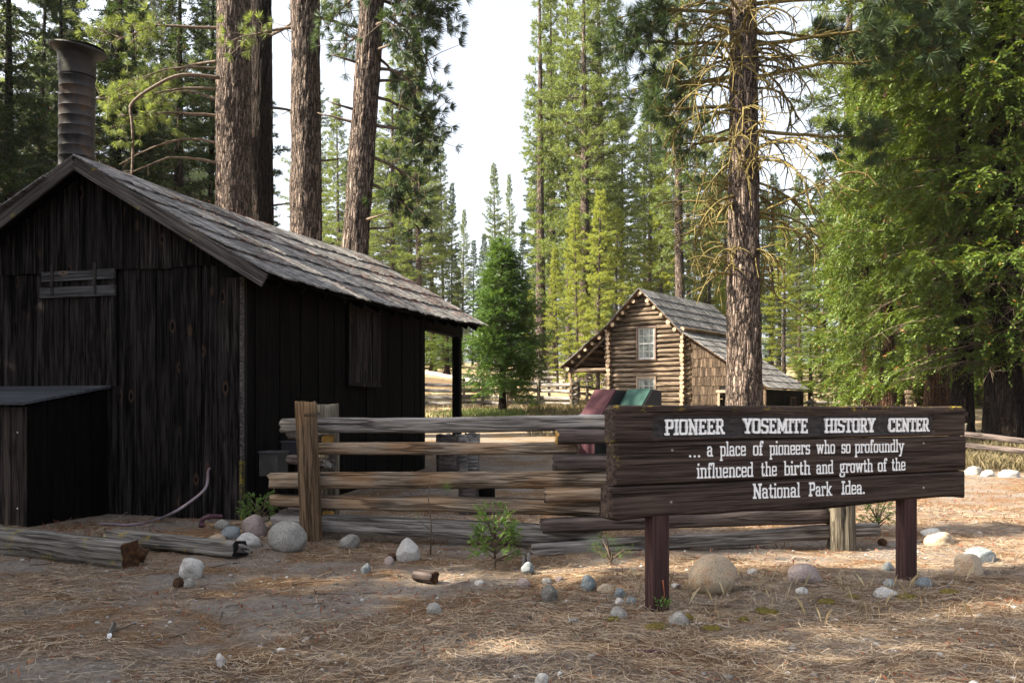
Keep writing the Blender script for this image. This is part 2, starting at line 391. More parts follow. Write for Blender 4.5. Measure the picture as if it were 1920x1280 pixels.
# ================================================================ SETTING
nx, ny = 430, 430
u = np.linspace(-6.4, 6.4, nx); X = 1.5 * np.sinh(u)
v = np.linspace(-3.2, 6.45, ny); Yv = 6.5 + 1.7 * np.sinh(v)
XX, YY = np.meshgrid(X, Yv)
ZZ = gz(XX, YY)
mb = MB()
ii = np.arange(ny - 1)[:, None] * nx + np.arange(nx - 1)[None]
mb.add(np.stack([XX, YY, ZZ], -1), np.stack([ii, ii + 1, ii + nx + 1, ii + nx], -1).reshape(-1, 4), 0, True)
tag(mb.build('ground', M_GROUND), 'needle strewn grey forest floor rising gently to the back', 'ground', kind='structure')

def ground_sheet(name, corners, mat, label, cat, lift=.02, n=14):
    a, b, c, d = [Vector(q) for q in corners]
    mb = MB(); U, W = np.meshgrid(np.linspace(0, 1, n * 2), np.linspace(0, 1, n))
    q = [np.array(v[:2]) for v in (a, b, c, d)]
    XY = ((1 - U) * (1 - W))[..., None] * q[0] + (U * (1 - W))[..., None] * q[1] + (U * W)[..., None] * q[2] + ((1 - U) * W)[..., None] * q[3]
    XY = XY + np.stack([.35 * vn(XY[..., 0], XY[..., 1], 0, 31), .5 * vn(XY[..., 0], XY[..., 1], 0, 32)], -1)
    Z = gz(XY[..., 0], XY[..., 1]) + lift
    m = n * 2; ii = np.arange(n - 1)[:, None] * m + np.arange(m - 1)[None]
    mb.add(np.concatenate([XY, Z[..., None]], -1), np.stack([ii, ii + 1, ii + m + 1, ii + m], -1).reshape(-1, 4), 0, True)
    return tag(mb.build(name, mat), label, cat, kind='structure')
ground_sheet('path', [(-8, 57, 0), (-2.2, 57, 0), (-2.0, 65, 0), (-12, 65, 0)], M_PATH, 'pale gravel path crossing the slope behind the porch', 'path')
ground_sheet('field', [(-8, 49, 0), (-1.8, 49, 0), (-2.0, 55.5, 0), (-9, 55.5, 0)], M_EARTH, 'bare brown earth below the pale gravel path', 'field')

# ================================================================ TREES
def unit(v): return v / (np.linalg.norm(v, axis=-1, keepdims=True) + 1e-9)
def needles(mb, Pt, D, N, ln, w, rng, m=1, spread=.9, droop=0.0):
    Pt = np.repeat(np.asarray(Pt), N, 0); D = np.repeat(np.asarray(D), N, 0); n = len(Pt)
    d = unit(D + spread * unit(rng.normal(size=(n, 3))) + np.array((0, 0, -droop)))
    L = ln * rng.uniform(.7, 1.1, (n, 1)); s = unit(np.cross(d, rng.normal(size=(n, 3)))) * w * .5
    V = np.stack([Pt - s * .4, Pt + d * L * .5 + s, Pt + d * L, Pt + d * L * .5 - s], 1).reshape(-1, 3)
    mb.add(V, np.arange(n * 4).reshape(-1, 4), m)
def sprays(mb, Pt, A, Nn, rng, Ls=.34, K=12, ll=.11, w=.026, m=1, droop=.25):
    Pt = np.asarray(Pt); A = unit(np.asarray(A)); n = len(Pt)
    Nn = unit(np.asarray(Nn)); B = unit(np.cross(Nn, A))
    k = np.arange(K); s = (k + .5) / K; sg = np.where(k % 2, 1., -1.)
    sL = Ls * rng.uniform(.6, 1.2, (n, 1, 1))
    base = Pt[:, None] + A[:, None] * s[None, :, None] * sL + np.array((0, 0, -1.)) * (droop * (s**2)[None, :, None] * sL)
    d = A[:, None] * .75 + B[:, None] * sg[None, :, None] * .7 + rng.normal(size=(n, K, 3)) * .22 + np.array((0, 0, -droop * .6))
    d = unit(d)
    L = ll * (1.15 - .55 * s)[None, :, None] * rng.uniform(.75, 1.25, (n, K, 1))
    c = unit(np.cross(Nn[:, None] + rng.normal(size=(n, K, 3)) * .35, d)) * w
    V = np.stack([base, base + d * L * .5 + c, base + d * L, base + d * L * .5 - c], 2).reshape(-1, 3)
    mb.add(V, np.arange(n * K * 4).reshape(-1, 4), m)
def trunk_mesh(mb, H, r0, r1, lean=(0, 0), rng=None, k=22, rings=40, flare=.35, m=0, rough=.05, z0=-.4):
    h = np.linspace(0, 1, rings)**1.0; z = z0 + h * (H - z0)
    rad = r0 + (r1 - r0) * h + r0 * flare * np.exp(-np.maximum(z, 0) / (r0 * 2.2))
    wob = rng.uniform(0, 50)
    cx = lean[0] * z / H + .02 * H * .1 * vn(z * .15, wob, 0, 3); cyy = lean[1] * z / H + .02 * H * .1 * vn(z * .15, wob + 9, 0, 4)
    th = np.arange(k) * 2 * np.pi / k
    rr = rad[:, None] * (1 + rough * vn(np.cos(th)[None] * 3 + wob, np.sin(th)[None] * 3, z[:, None] * 1.1, 11) + rough * .8 * vn(np.cos(th)[None] * 8 + wob, np.sin(th)[None] * 8, z[:, None] * 3, 12))
    if k >= 40:                                              # deep vertical furrows on the near trunks
        tw = .35 * vn(z[:, None] * 1.7, th[None] * 2, 0, 13)
        fr = np.abs(vn((th[None] + tw) * r0 * 15 + wob, z[:, None] * 1.9, 0, 14)) + .5 * np.abs(vn((th[None] + tw) * r0 * 27 + wob, z[:, None] * 4.5, 0, 17))
        rr = rr - .035 * np.clip(.30 - fr, 0, 1) / .30
    V = np.stack([cx[:, None] + rr * np.cos(th)[None], cyy[:, None] + rr * np.sin(th)[None], np.repeat(z[:, None], k, 1)], -1)
    i = np.arange(rings - 1)[:, None] * k; j = np.arange(k)[None]; j2 = (j + 1) % k
    mb.add(V, np.stack([i + j, i + j2, i + k + j2, i + k + j], -1).reshape(-1, 4), m, True)
    def axis(zz): return np.array((np.interp(zz, z, cx), np.interp(zz, z, cyy), zz))
    def radius(zz): return float(np.interp(zz, z, rad))
    return axis, radius

def limb(start, az, el, L, droop, tip, n=6, rng=None, wig=.06):
    s = np.linspace(0, 1, n)
    out = np.array((math.cos(az), math.sin(az), 0.)); side = np.array((-math.sin(az), math.cos(az), 0))
    p = start[None] + out[None] * (L * s * math.cos(el))[:, None]
    p[:, 2] += L * (s * math.sin(el) - droop * s**2 + tip * s**3)
    if rng is not None:
        p += side[None] * (np.cumsum(rng.normal(size=n)) * wig * L * .3)[:, None] * s[:, None]
        p[:, 2] += np.cumsum(rng.normal(size=n)) * wig * L * .2 * s
    return p
def along(p, s):
    n = len(p) - 1; f = s * n; i = min(int(f), n - 1); q = p[i] + (p[i + 1] - p[i]) * (f - i); d = p[i + 1] - p[i]
    return q, d / (np.linalg.norm(d) + 1e-9)

def pine_crown(mb, rng, axis, radius, H, base, Rm, n, N=9, ln=.30, w=.035, step=.24, twigs=False, power=.8, full=.3, m0=0, m1=1, az_rng=None, prof=None, el0=-.12, el1=.6, droop=.18, spread=.9):
    Pt, D = [], []
    for i in range(n):
        t = (i + rng.random()) / n; h = base + (H - base) * t**power
        pr = prof(t) if prof else ((1 - t)**.75 * (.5 + .5 * min(1, t / full)) + .04)
        az = rng.uniform(*az_rng) if az_rng else i * 2.39996 + rng.uniform(-.5, .5)
        gap = float(vn(h * .45 + H, math.cos(az) * 1.3, math.sin(az) * 1.3, 15))
        L = max(.25, Rm * pr * rng.uniform(.5, 1.2) * (1 + .6 * gap))
        if gap < -.35 and t < .85: continue
        el = el0 + (el1 - el0) * t + rng.uniform(-.25, .25)
        a = axis(h); p = limb(a, az, el, L, droop, droop * 1.1, 6, rng)
        mb.tube(p, np.linspace(.010 + .013 * L, .006, 6), 4, m0, cap=False)
        m = int(L / step) + 2
        for j in range(m):
            s = .28 + .72 * (j + rng.random()) / m; s = min(s, 1)
            q, d = along(p, s)
            sd = np.cross(d, (0, 0, 1)); sd = sd / (np.linalg.norm(sd) + 1e-9) * (1 if j % 2 else -1)
            td = unit(d * .7 + sd * rng.uniform(.4, 1.0) + np.array((0, 0, rng.uniform(-.1, .45))))
            tl = rng.uniform(.15, .35) + .28 * (1 - s) * L * .8
            e = q + td * tl
            if twigs: mb.tube(np.array([q, q + td * tl * .5 + np.array((0, 0, -.03 * tl)), e]), [.008, .006, .004], 3, m0, cap=False)
            Pt.append(e); D.append(unit(td + np.array((0, 0, .35))))
            if tl > .3: Pt.append(q + td * tl * .55); D.append(unit(td + rng.normal(size=3) * .5 + np.array((0, 0, .3))))
        Pt.append(p[-1]); D.append(unit(p[-1] - p[-2]))
    needles(mb, Pt, D, N, ln, w, rng, m1, spread)

def cedar_crown(mb, rng, axis, radius, H, base, Rm, n, step=.2, Ls=.36, K=12, ll=.12, w=.026, power=.85, m0=0, m1=1, prof=None, az_rng=None, droop=.32, dens=1.0, el0=.05, el1=.55):
    Pt, A, Nn = [], [], []
    for i in range(n):
        t = (i + rng.random()) / n; h = base + (H - base) * t**power
        pr = prof(t) if prof else ((1 - t)**.8 * (.72 + .28 * min(1, t / .2)) + .03)
        az = rng.uniform(*az_rng) if az_rng else i * 2.39996 + rng.uniform(-.5, .5)
        gap = float(vn(h * .6 * 6 / Rm / 2 + H, math.cos(az) * 1.4, math.sin(az) * 1.4, 16))
        if gap < -.4: continue
        L = max(.2, Rm * pr * rng.uniform(.5, 1.2) * (1 + .5 * gap))
        el = el0 + (el1 - el0) * t + rng.uniform(-.15, .15)
        p = limb(axis(h), az, el, L, droop, droop * .7, 6, rng)
        mb.tube(p, np.linspace(.008 + .011 * L, .005, 6), 4, m0, cap=False)
        m = max(2, int(L / step * dens))
        for j in range(m):
            s = .22 + .78 * (j + rng.random()) / m; s = min(s, 1)
            q, d = along(p, s)
            for sg in (1, -1):
                sd = np.cross(d, (0, 0, 1)); sd = sd / (np.linalg.norm(sd) + 1e-9) * sg
                td = unit(d * .6 + sd * rng.uniform(.5, 1.0) + np.array((0, 0, rng.uniform(-.35, .3))))
                tl = (.12 + .42 * (1 - s) * min(L, 2.4)) * rng.uniform(.6, 1.2)
                nb = 1 + int(tl / .22)
                for k in range(nb):
                    e = q + td * tl * (k + .6) / nb
                    Pt.append(e); A.append(td + rng.normal(size=3) * .35 + np.array((0, 0, -.15))); Nn.append(np.array((0, 0, 1.)) + rng.normal(size=3) * .45)
        Pt.append(p[-1]); A.append(p[-1] - p[-2]); Nn.append((0, 0, 1.))
    sprays(mb, np.array(Pt), np.array(A), np.array(Nn), rng, Ls, K, ll, w, m1, droop)

PROTO = {}
def proto(key, fn, seed):
    """one trunk mesh + one crown mesh, shared by all copies of that kind"""
    rng = np.random.default_rng(seed)
    tb, cb = MB(), MB(); H, tm, cm = fn(tb, cb, rng)
    to = tb.build('trunk', tm); co = cb.build('crown', cm)
    PROTO[key] = (to.data, co.data, H)
    for o in (to, co): bpy.data.objects.remove(o)
def tree(name, key, loc, H, rz, label, cat='tree', group=None, wide=1.0):
    tm, cm, H0 = PROTO[key]; s = H / H0
    e = empty(name, loc, rz, label=label, cat=cat, group=group); e.scale = (s * wide, s * wide, s)
    link('trunk', tm, e); link('crown', cm, e)
    e.rotation_euler = (rt.uniform(-.02, .02), rt.uniform(-.02, .02), rz)
    return e
def mk_pine(H, base, r0, Rm, n, mats, bk, **k):
    def f(tb, cb, rng):
        ax, rd = trunk_mesh(tb, H, r0, .04, (0, 0), rng, 14, 26)
        pine_crown(cb, rng, ax, rd, H, base, Rm, n, **k); return H, bk, [M_BRANCH, mats]
    return f
def mk_cedar(H, base, r0, Rm, n, mats, bk, **k):
    def f(tb, cb, rng):
        ax, rd = trunk_mesh(tb, H, r0, .03, (0, 0), rng, 14, 26, flare=.6)
        cedar_crown(cb, rng, ax, rd, H, base, Rm, n, **k); return H, bk, [M_BRANCH, mats]
    return f
for i in range(3): proto('pine%d' % i, mk_pine(34, 6 + i * 2.0, .42, 3.7, 240, M_PINE, M_BARK, N=12, w=.042, ln=.33), 10 + i)
for i in range(2): proto('piney%d' % i, mk_pine(22, 1.0, .24, 2.5, 200, M_PINE_Y, M_BARK, ln=.30, w=.042, step=.2, N=13), 20 + i)
for i in range(2): proto('pinet%d' % i, mk_pine(36, 3, .42, 3.8, 300, M_PINE, M_BARK, ln=.34, w=.045, N=12), 25 + i)
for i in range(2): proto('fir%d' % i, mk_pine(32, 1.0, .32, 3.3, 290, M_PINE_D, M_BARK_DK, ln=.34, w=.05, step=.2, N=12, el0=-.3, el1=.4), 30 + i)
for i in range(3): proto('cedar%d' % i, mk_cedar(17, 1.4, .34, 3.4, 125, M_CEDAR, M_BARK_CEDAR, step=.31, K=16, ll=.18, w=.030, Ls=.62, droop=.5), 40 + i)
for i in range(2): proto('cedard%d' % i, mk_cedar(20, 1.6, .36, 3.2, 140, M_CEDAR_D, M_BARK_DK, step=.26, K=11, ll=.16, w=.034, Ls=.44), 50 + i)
rt = random.Random(4)
def bgtree(px, Y, top, key, label, group, name='pine_tree', cat='pine', wide=1.0):
    g = GX(px, Y); H = EYE + (HY - top) / F * Y - g.z
    return tree(name, key, g, max(2, H), rt.uniform(0, 6.3), label, cat, group, wide)
# --- trees round the gap of open sky
LEFTG = 'pines at the left of the open sky'; RIGHTG = 'pines at the right of the open sky'; FARG = 'small far pines at the bottom of the sky gap'
for px, Y, top, key, lab, wd in [
    (787, 84, 52, 'pinet0', 'tall slender pine whose pointed top stands in the sky right of the leaning trunk', 1.0),
    (832, 92, 262, 'pinet0', 'narrow dark pine with its tip just inside the left edge of the sky', .8),
    (735, 86, 150, 'pinet1', 'tall green pine just behind the leaning trunk', 1.3),
    (690, 92, 200, 'pine0', 'tall pine standing behind the foot of the leaning trunk', 1.3),
    (640, 88, 190, 'pinet0', 'tall pine between the two pale trunks behind the shed roof', 1),
    (585, 95, 140, 'pine2', 'tall pine behind the straight pale trunk', 1),
    (766, 100, 130, 'fir1', 'dark pine between the slender pine and the leaning trunk', 1.4),
    (812, 88, 215, 'pinet1', 'mid height pine low beside the slender pointed pine', .9),
    (866, 112, 395, 'pinet0', 'small narrow pine left of the dark young cedar top', .8),
    (846, 105, 345, 'fir1', 'narrow pine low on the left edge of the sky', .7)]:
    bgtree(px, Y, top, key, lab, LEFTG, wide=wd)
for px, Y, top, key, lab, wd in [
    (933, 112, 312, 'pinet1', 'pointed far pine standing alone at the bottom of the sky', .85),
    (957, 118, 330, 'pinet0', 'slim far pine close beside the pointed one in the sky gap', .65),
    (978, 105, 418, 'fir0', 'short far pine at the foot of the tall right pines', .7),
    (908, 125, 440, 'fir1', 'short far pine behind the tip of the young cedar', .9),
    (886, 120, 452, 'fir1', 'short far pine filling the bottom of the sky on its left', .9)]:
    bgtree(px, Y, top, key, lab, FARG, wide=wd)
for px, Y, top, key, lab, wd in [
    (1026, 66, 64, 'pinet0', 'slender pine forming the right edge of the open sky', .46),
    (1068, 62, -25, 'pinet1', 'tall bright pine with a visible trunk right of the open sky', .78),
    (1006, 74, 330, 'fir0', 'mid height dark pine low at the right edge of the sky', .5),
    (1120, 70, 110, 'pinet0', 'pale green pine behind the tall bright pine', .9),
    (1165, 66, 215, 'pine2', 'mid height pine over the cabin ridge', 1.1),
    (1215, 72, 150, 'pinet1', 'tall pine behind the cabin', 1.0),
    (1320, 66, 200, 'pine0', 'tall pine behind the lichen covered pine trunk', 1.0),
    (1360, 74, 250, 'pinet0', 'tall pine hidden behind the lichen covered trunk', 1.0),
    (1445, 62, 330, 'pine1', 'pale pine right of the lichen covered trunk', 1.1),
    (1500, 58, 330, 'pinet1', 'tall pine behind the right hand cedars', 1.0)]:
    bgtree(px, Y, top, key, lab, RIGHTG, wide=wd)
for px, Y, top, key, lab, wd in [
    (1046, 52, 470, 'piney0', 'yellow green young pine nearest the young cedar', .95),
    (1084, 50, 385, 'piney1', 'tallest yellow green young pine left of the cabin', .95),
    (1120, 53, 360, 'piney0', 'yellow green young pine touching the cabin roof', 1.1),
    (1155, 57, 395, 'piney1', 'yellow green young pine right behind the cabin ridge', 1.2),
    (1240, 58, 330, 'piney0', 'yellow green young pine behind the cabin roof slope', 1.2),
    (1330, 60, 380, 'piney1', 'yellow green young pine between ridge and lichen covered trunk', 1.2),
    (1000, 64, 545, 'piney1', 'small yellow green pine behind the young cedar', 1.2),
    (1470, 54, 420, 'piney0', 'yellow green pine between the lichen covered trunk and the cedars', 1.2),
    (1545, 58, 380, 'piney1', 'yellow green pine behind the left edge of the cedars', 1.3)]:
    bgtree(px, Y, top, key, lab, 'sunlit young pines behind the cabin', wide=wd)
bgtree(1277, 50, -170, 'pine2', 'thick trunked tall pine standing behind the cabin roof', RIGHTG)
# --- the wood behind it all
FW = 'trees of the far wood'
for i in range(58):
    px = -260 + i * 43 + rt.uniform(-16, 16); Y = rt.uniform(104, 150)
    top = rt.uniform(-60, 220)
    if 480 < px <= 800: top = rt.uniform(230, 360)
    if px > 1010: top = rt.uniform(150, 330)
    if 1400 < px < 1600: top = rt.uniform(300, 400)
    if 800 < px < 1010: top = rt.uniform(480, 540)
    key = rt.choice(['fir0', 'fir1', 'pine0', 'pinet1'])
    bgtree(px, Y, top, key, 'conifer standing in the far wood behind the nearer trees', FW, name='conifer', cat='conifer', wide=rt.uniform(1, 1.35))
for i in range(26):
    px = 560 + i * 42 + rt.uniform(-14, 14); Y = rt.uniform(70, 100)
    if px < 880: Y = rt.uniform(84, 100)
    top = rt.uniform(540, 640)
    bgtree(px, Y, top, rt.choice(['piney0', 'fir0', 'fir1', 'piney1']), 'low conifer growing at the foot of the far wood', 'low conifers under the far wood', name='conifer', cat='conifer', wide=rt.uniform(1.2, 1.7))

# --- dark wood on the left, behind and beside the shed
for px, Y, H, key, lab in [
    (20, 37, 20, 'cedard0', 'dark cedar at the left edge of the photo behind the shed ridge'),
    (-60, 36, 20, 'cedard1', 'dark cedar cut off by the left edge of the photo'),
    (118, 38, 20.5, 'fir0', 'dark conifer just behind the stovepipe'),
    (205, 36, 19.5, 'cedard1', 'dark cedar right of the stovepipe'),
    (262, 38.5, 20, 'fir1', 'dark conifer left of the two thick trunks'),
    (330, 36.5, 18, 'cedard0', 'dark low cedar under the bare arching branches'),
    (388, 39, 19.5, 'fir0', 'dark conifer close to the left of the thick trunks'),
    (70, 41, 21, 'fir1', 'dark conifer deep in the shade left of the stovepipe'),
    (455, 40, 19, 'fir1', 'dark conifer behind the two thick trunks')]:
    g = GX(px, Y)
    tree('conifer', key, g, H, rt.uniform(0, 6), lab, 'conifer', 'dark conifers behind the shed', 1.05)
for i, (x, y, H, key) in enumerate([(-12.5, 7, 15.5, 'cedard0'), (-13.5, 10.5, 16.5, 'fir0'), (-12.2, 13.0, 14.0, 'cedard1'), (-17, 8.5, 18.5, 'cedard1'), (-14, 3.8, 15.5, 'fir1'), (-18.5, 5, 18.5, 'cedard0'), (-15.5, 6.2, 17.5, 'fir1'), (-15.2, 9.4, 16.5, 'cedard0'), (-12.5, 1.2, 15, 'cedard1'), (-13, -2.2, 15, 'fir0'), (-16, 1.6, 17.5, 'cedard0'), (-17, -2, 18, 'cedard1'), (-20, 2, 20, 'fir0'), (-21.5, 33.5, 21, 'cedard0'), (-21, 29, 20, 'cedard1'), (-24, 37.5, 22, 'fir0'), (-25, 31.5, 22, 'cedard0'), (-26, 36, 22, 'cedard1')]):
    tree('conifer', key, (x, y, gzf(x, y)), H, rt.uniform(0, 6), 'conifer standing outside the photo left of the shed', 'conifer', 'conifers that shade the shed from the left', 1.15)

# --- the four big trunks behind the shed
def big_pine(name, px, Y, wpx, toppx, label, seed, bare=(), live=(), H=24, mat=None, cat='pine', extra=None, needle_mat=None):
    needle_mat = needle_mat or M_PINE; base_pt = GX(px, Y)
    rng = np.random.default_rng(seed); g = GX(px, Y)
    r = wpx / F * Y / 2
    dx = (toppx - px) / 470 * H
    e = empty(name, g, 0, label=label, cat=cat, group='big pine trunks behind the shed')
    tb = MB(); ax, rd = trunk_mesh(tb, H, r * 1.04, r * .70, (dx, 0), rng, 120, 420, flare=.25, rough=.055)
    tb.build('trunk', mat or M_BARK, e)
    cb = MB()
    Pt, D = [], []
    for h, az, L, el, drp, tp in bare:
        p = limb(ax(h), az, el, L + r, drp, tp, 8, rng, .10); cb.tube(p, np.linspace(.05, .012, 8), 5, 0)
        for k in range(int(L * 3)):
            q, d = along(p, rng.uniform(.4, 1)); td = unit(d * .5 + rng.normal(size=3) * .6 + np.array((0, 0, -.5)))
            l2 = rng.uniform(.2, .6); cb.tube(np.array([q, q + td * l2 * .5, q + td * l2 + np.array((0, 0, -.1))]), [.012, .008, .004], 3, 0, cap=False)
    for h, az, L, el, drp, tp, nt in live:
        p = limb(ax(h), az, el, L + r, drp, tp, 9, rng, .12); cb.tube(p, np.linspace(.055, .012, 9), 5, 0)
        for k in range(nt):
            s = rng.uniform(.38, 1.0); q, d = along(p, s)
            td = unit(d * .6 + rng.normal(size=3) * .55 + np.array((0, 0, rng.uniform(-.5, .25)))); l2 = rng.uniform(.25, .9)
            m_ = q + td * l2 * .5 + rng.normal(size=3) * .05; e2 = q + td * l2 + np.array((0, 0, rng.uniform(-.12, .12)))
            cb.tube(np.array([q, m_, e2]), [.014, .010, .006], 3, 0, cap=False)
            Pt += [e2]; D += [unit(e2 - m_)]
            if rng.random() < .6: Pt += [m_ + rng.normal(size=3) * .12]; D += [unit(td + rng.normal(size=3) * .5)]
    # the high crown above the frame
    for i in range(26):
        h = H * .72 + H * .28 * i / 26; p = limb(ax(h), i * 2.4, .1, 2.2, .2, .2, 6, rng); cb.tube(p, np.linspace(.04, .01, 6), 4, 0)
        for k in range(8):
            q, d = along(p, rng.uniform(.4, 1)); Pt.append(q + rng.normal(size=3) * .2); D.append(unit(d + rng.normal(size=3) * .4))
    if extra: extra(cb, ax, rng)
    needles(cb, Pt, D, 44, .25, .015, rng, 1, .85)
    cb.build('crown', [M_BRANCH, needle_mat], e)
    return e
PI = math.pi
big_pine('pine_tree', 442, 25.5, 70, 440, 'thickest brown trunk behind the shed with bare arching branches on its left', 61,
         bare=[(8.0, PI * .98, 3.0, .25, .05, -.38), (7.4, PI * 1.03, 2.6, .3, .12, -.35), (9.1, PI * .95, 2.4, .5, .3, -.1), (6.3, PI, .9, -.1, 0, .1), (10.1, PI * 1.05, 2.2, .2, .1, -.2), (5.2, 0, .4, .1, 0, 0)],
         live=[(9.6, PI, 3.2, .05, .1, -.02, 34), (10.4, PI * .92, 3.6, .15, .2, .02, 40), (8.8, PI * 1.08, 2.6, .1, .1, .0, 26), (11.3, PI * 1.02, 3.8, .05, .2, .1, 40)],
         extra=lambda cb, ax, rng: cb.tube(smooth_pts([P(412, 146, 23.9) - GX(442, 25.5), P(340, 141, 23.6) - GX(442, 25.5), P(285, 165, 23.5) - GX(442, 25.5), P(246, 196, 23.5) - GX(442, 25.5), P(247, 225, 23.5) - GX(442, 25.5), P(249, 270, 23.5) - GX(442, 25.5), P(247, 330, 23.5) - GX(442, 25.5)], 5), np.linspace(.05, .026, 31), 6, 0))
big_pine('pine_tree', 494, 27, 46, 491, 'dark trunk standing close against the right of the thickest trunk', 62, bare=[(6.5, .2, .7, .2, 0, 0)],
         live=[(11.5, -.6, 2.0, .1, .1, .0, 20), (9.5, .6, 1.6, .1, .1, .0, 14)], mat=M_BARK_DK)
big_pine('pine_tree', 571, 23.2, 60, 573, 'straight pale trunk rising above the middle of the shed roof', 63, bare=[(7.0, .1, .5, .2, 0, 0)],
         live=[(10.8, .3, 2.2, .0, .15, .05, 22), (11.2, -.4, 2.0, .1, .2, .05, 22), (10.5, PI, 1.4, .1, .1, 0, 12)])
big_pine('pine_tree', 638, 21.5, 51, 672, 'leaning trunk with drooping branches against the open sky', 64,
         bare=[(8.6, .1, 1.0, .15, 0, .1), (5.1, .1, .5, .1, 0, 0), (7.6, PI, .8, .2, 0, 0)],
         live=[(11.4, -.05, 1.19, -.55, .35, .0, 14), (10.2, .05, 1.30, .12, .1, -.15, 20), (8.9, .0, 1.01, .05, .2, -.1, 20), (7.6, .1, 1.30, -.1, .3, .05, 26), (6.9, -.1, 1.12, -.2, .4, .05, 20),
               (9.8, 2.4, 0.89, .1, .1, 0, 14), (10.9, -.5, 1.12, 0, .2, 0, 26), (10.6, .5, 1.19, 0, .2, 0, 24), (9.3, .9, 1.01, 0, .2, 0, 18), (9.9, -.9, 1.01, 0, .2, 0, 18), (11.0, .2, 1.25, 0, .25, 0, 34), (8.3, .3, 1.12, -.1, .35, 0, 26), (6.3, .2, 1.07, -.3, .3, .1, 26), (10.4, .25, 1.12, -.4, .4, 0, 24), (10.8, 2.5, 0.95, 0, .3, 0, 20)], needle_mat=M_PINE_D,
         extra=lambda cb, ax, rng: [cb.tube(np.array([ax(h) + (.25 * s_, -.22, 0), ax(h) + (.55 * s_, -.35, .05), ax(h) + (.8 * s_, -.4, .12)]), [.035, .025, .012], 5, 0) for h, s_ in ((9.3, 1), (9.0, -1), (5.3, 1), (7.9, -1), (10.6, 1))])

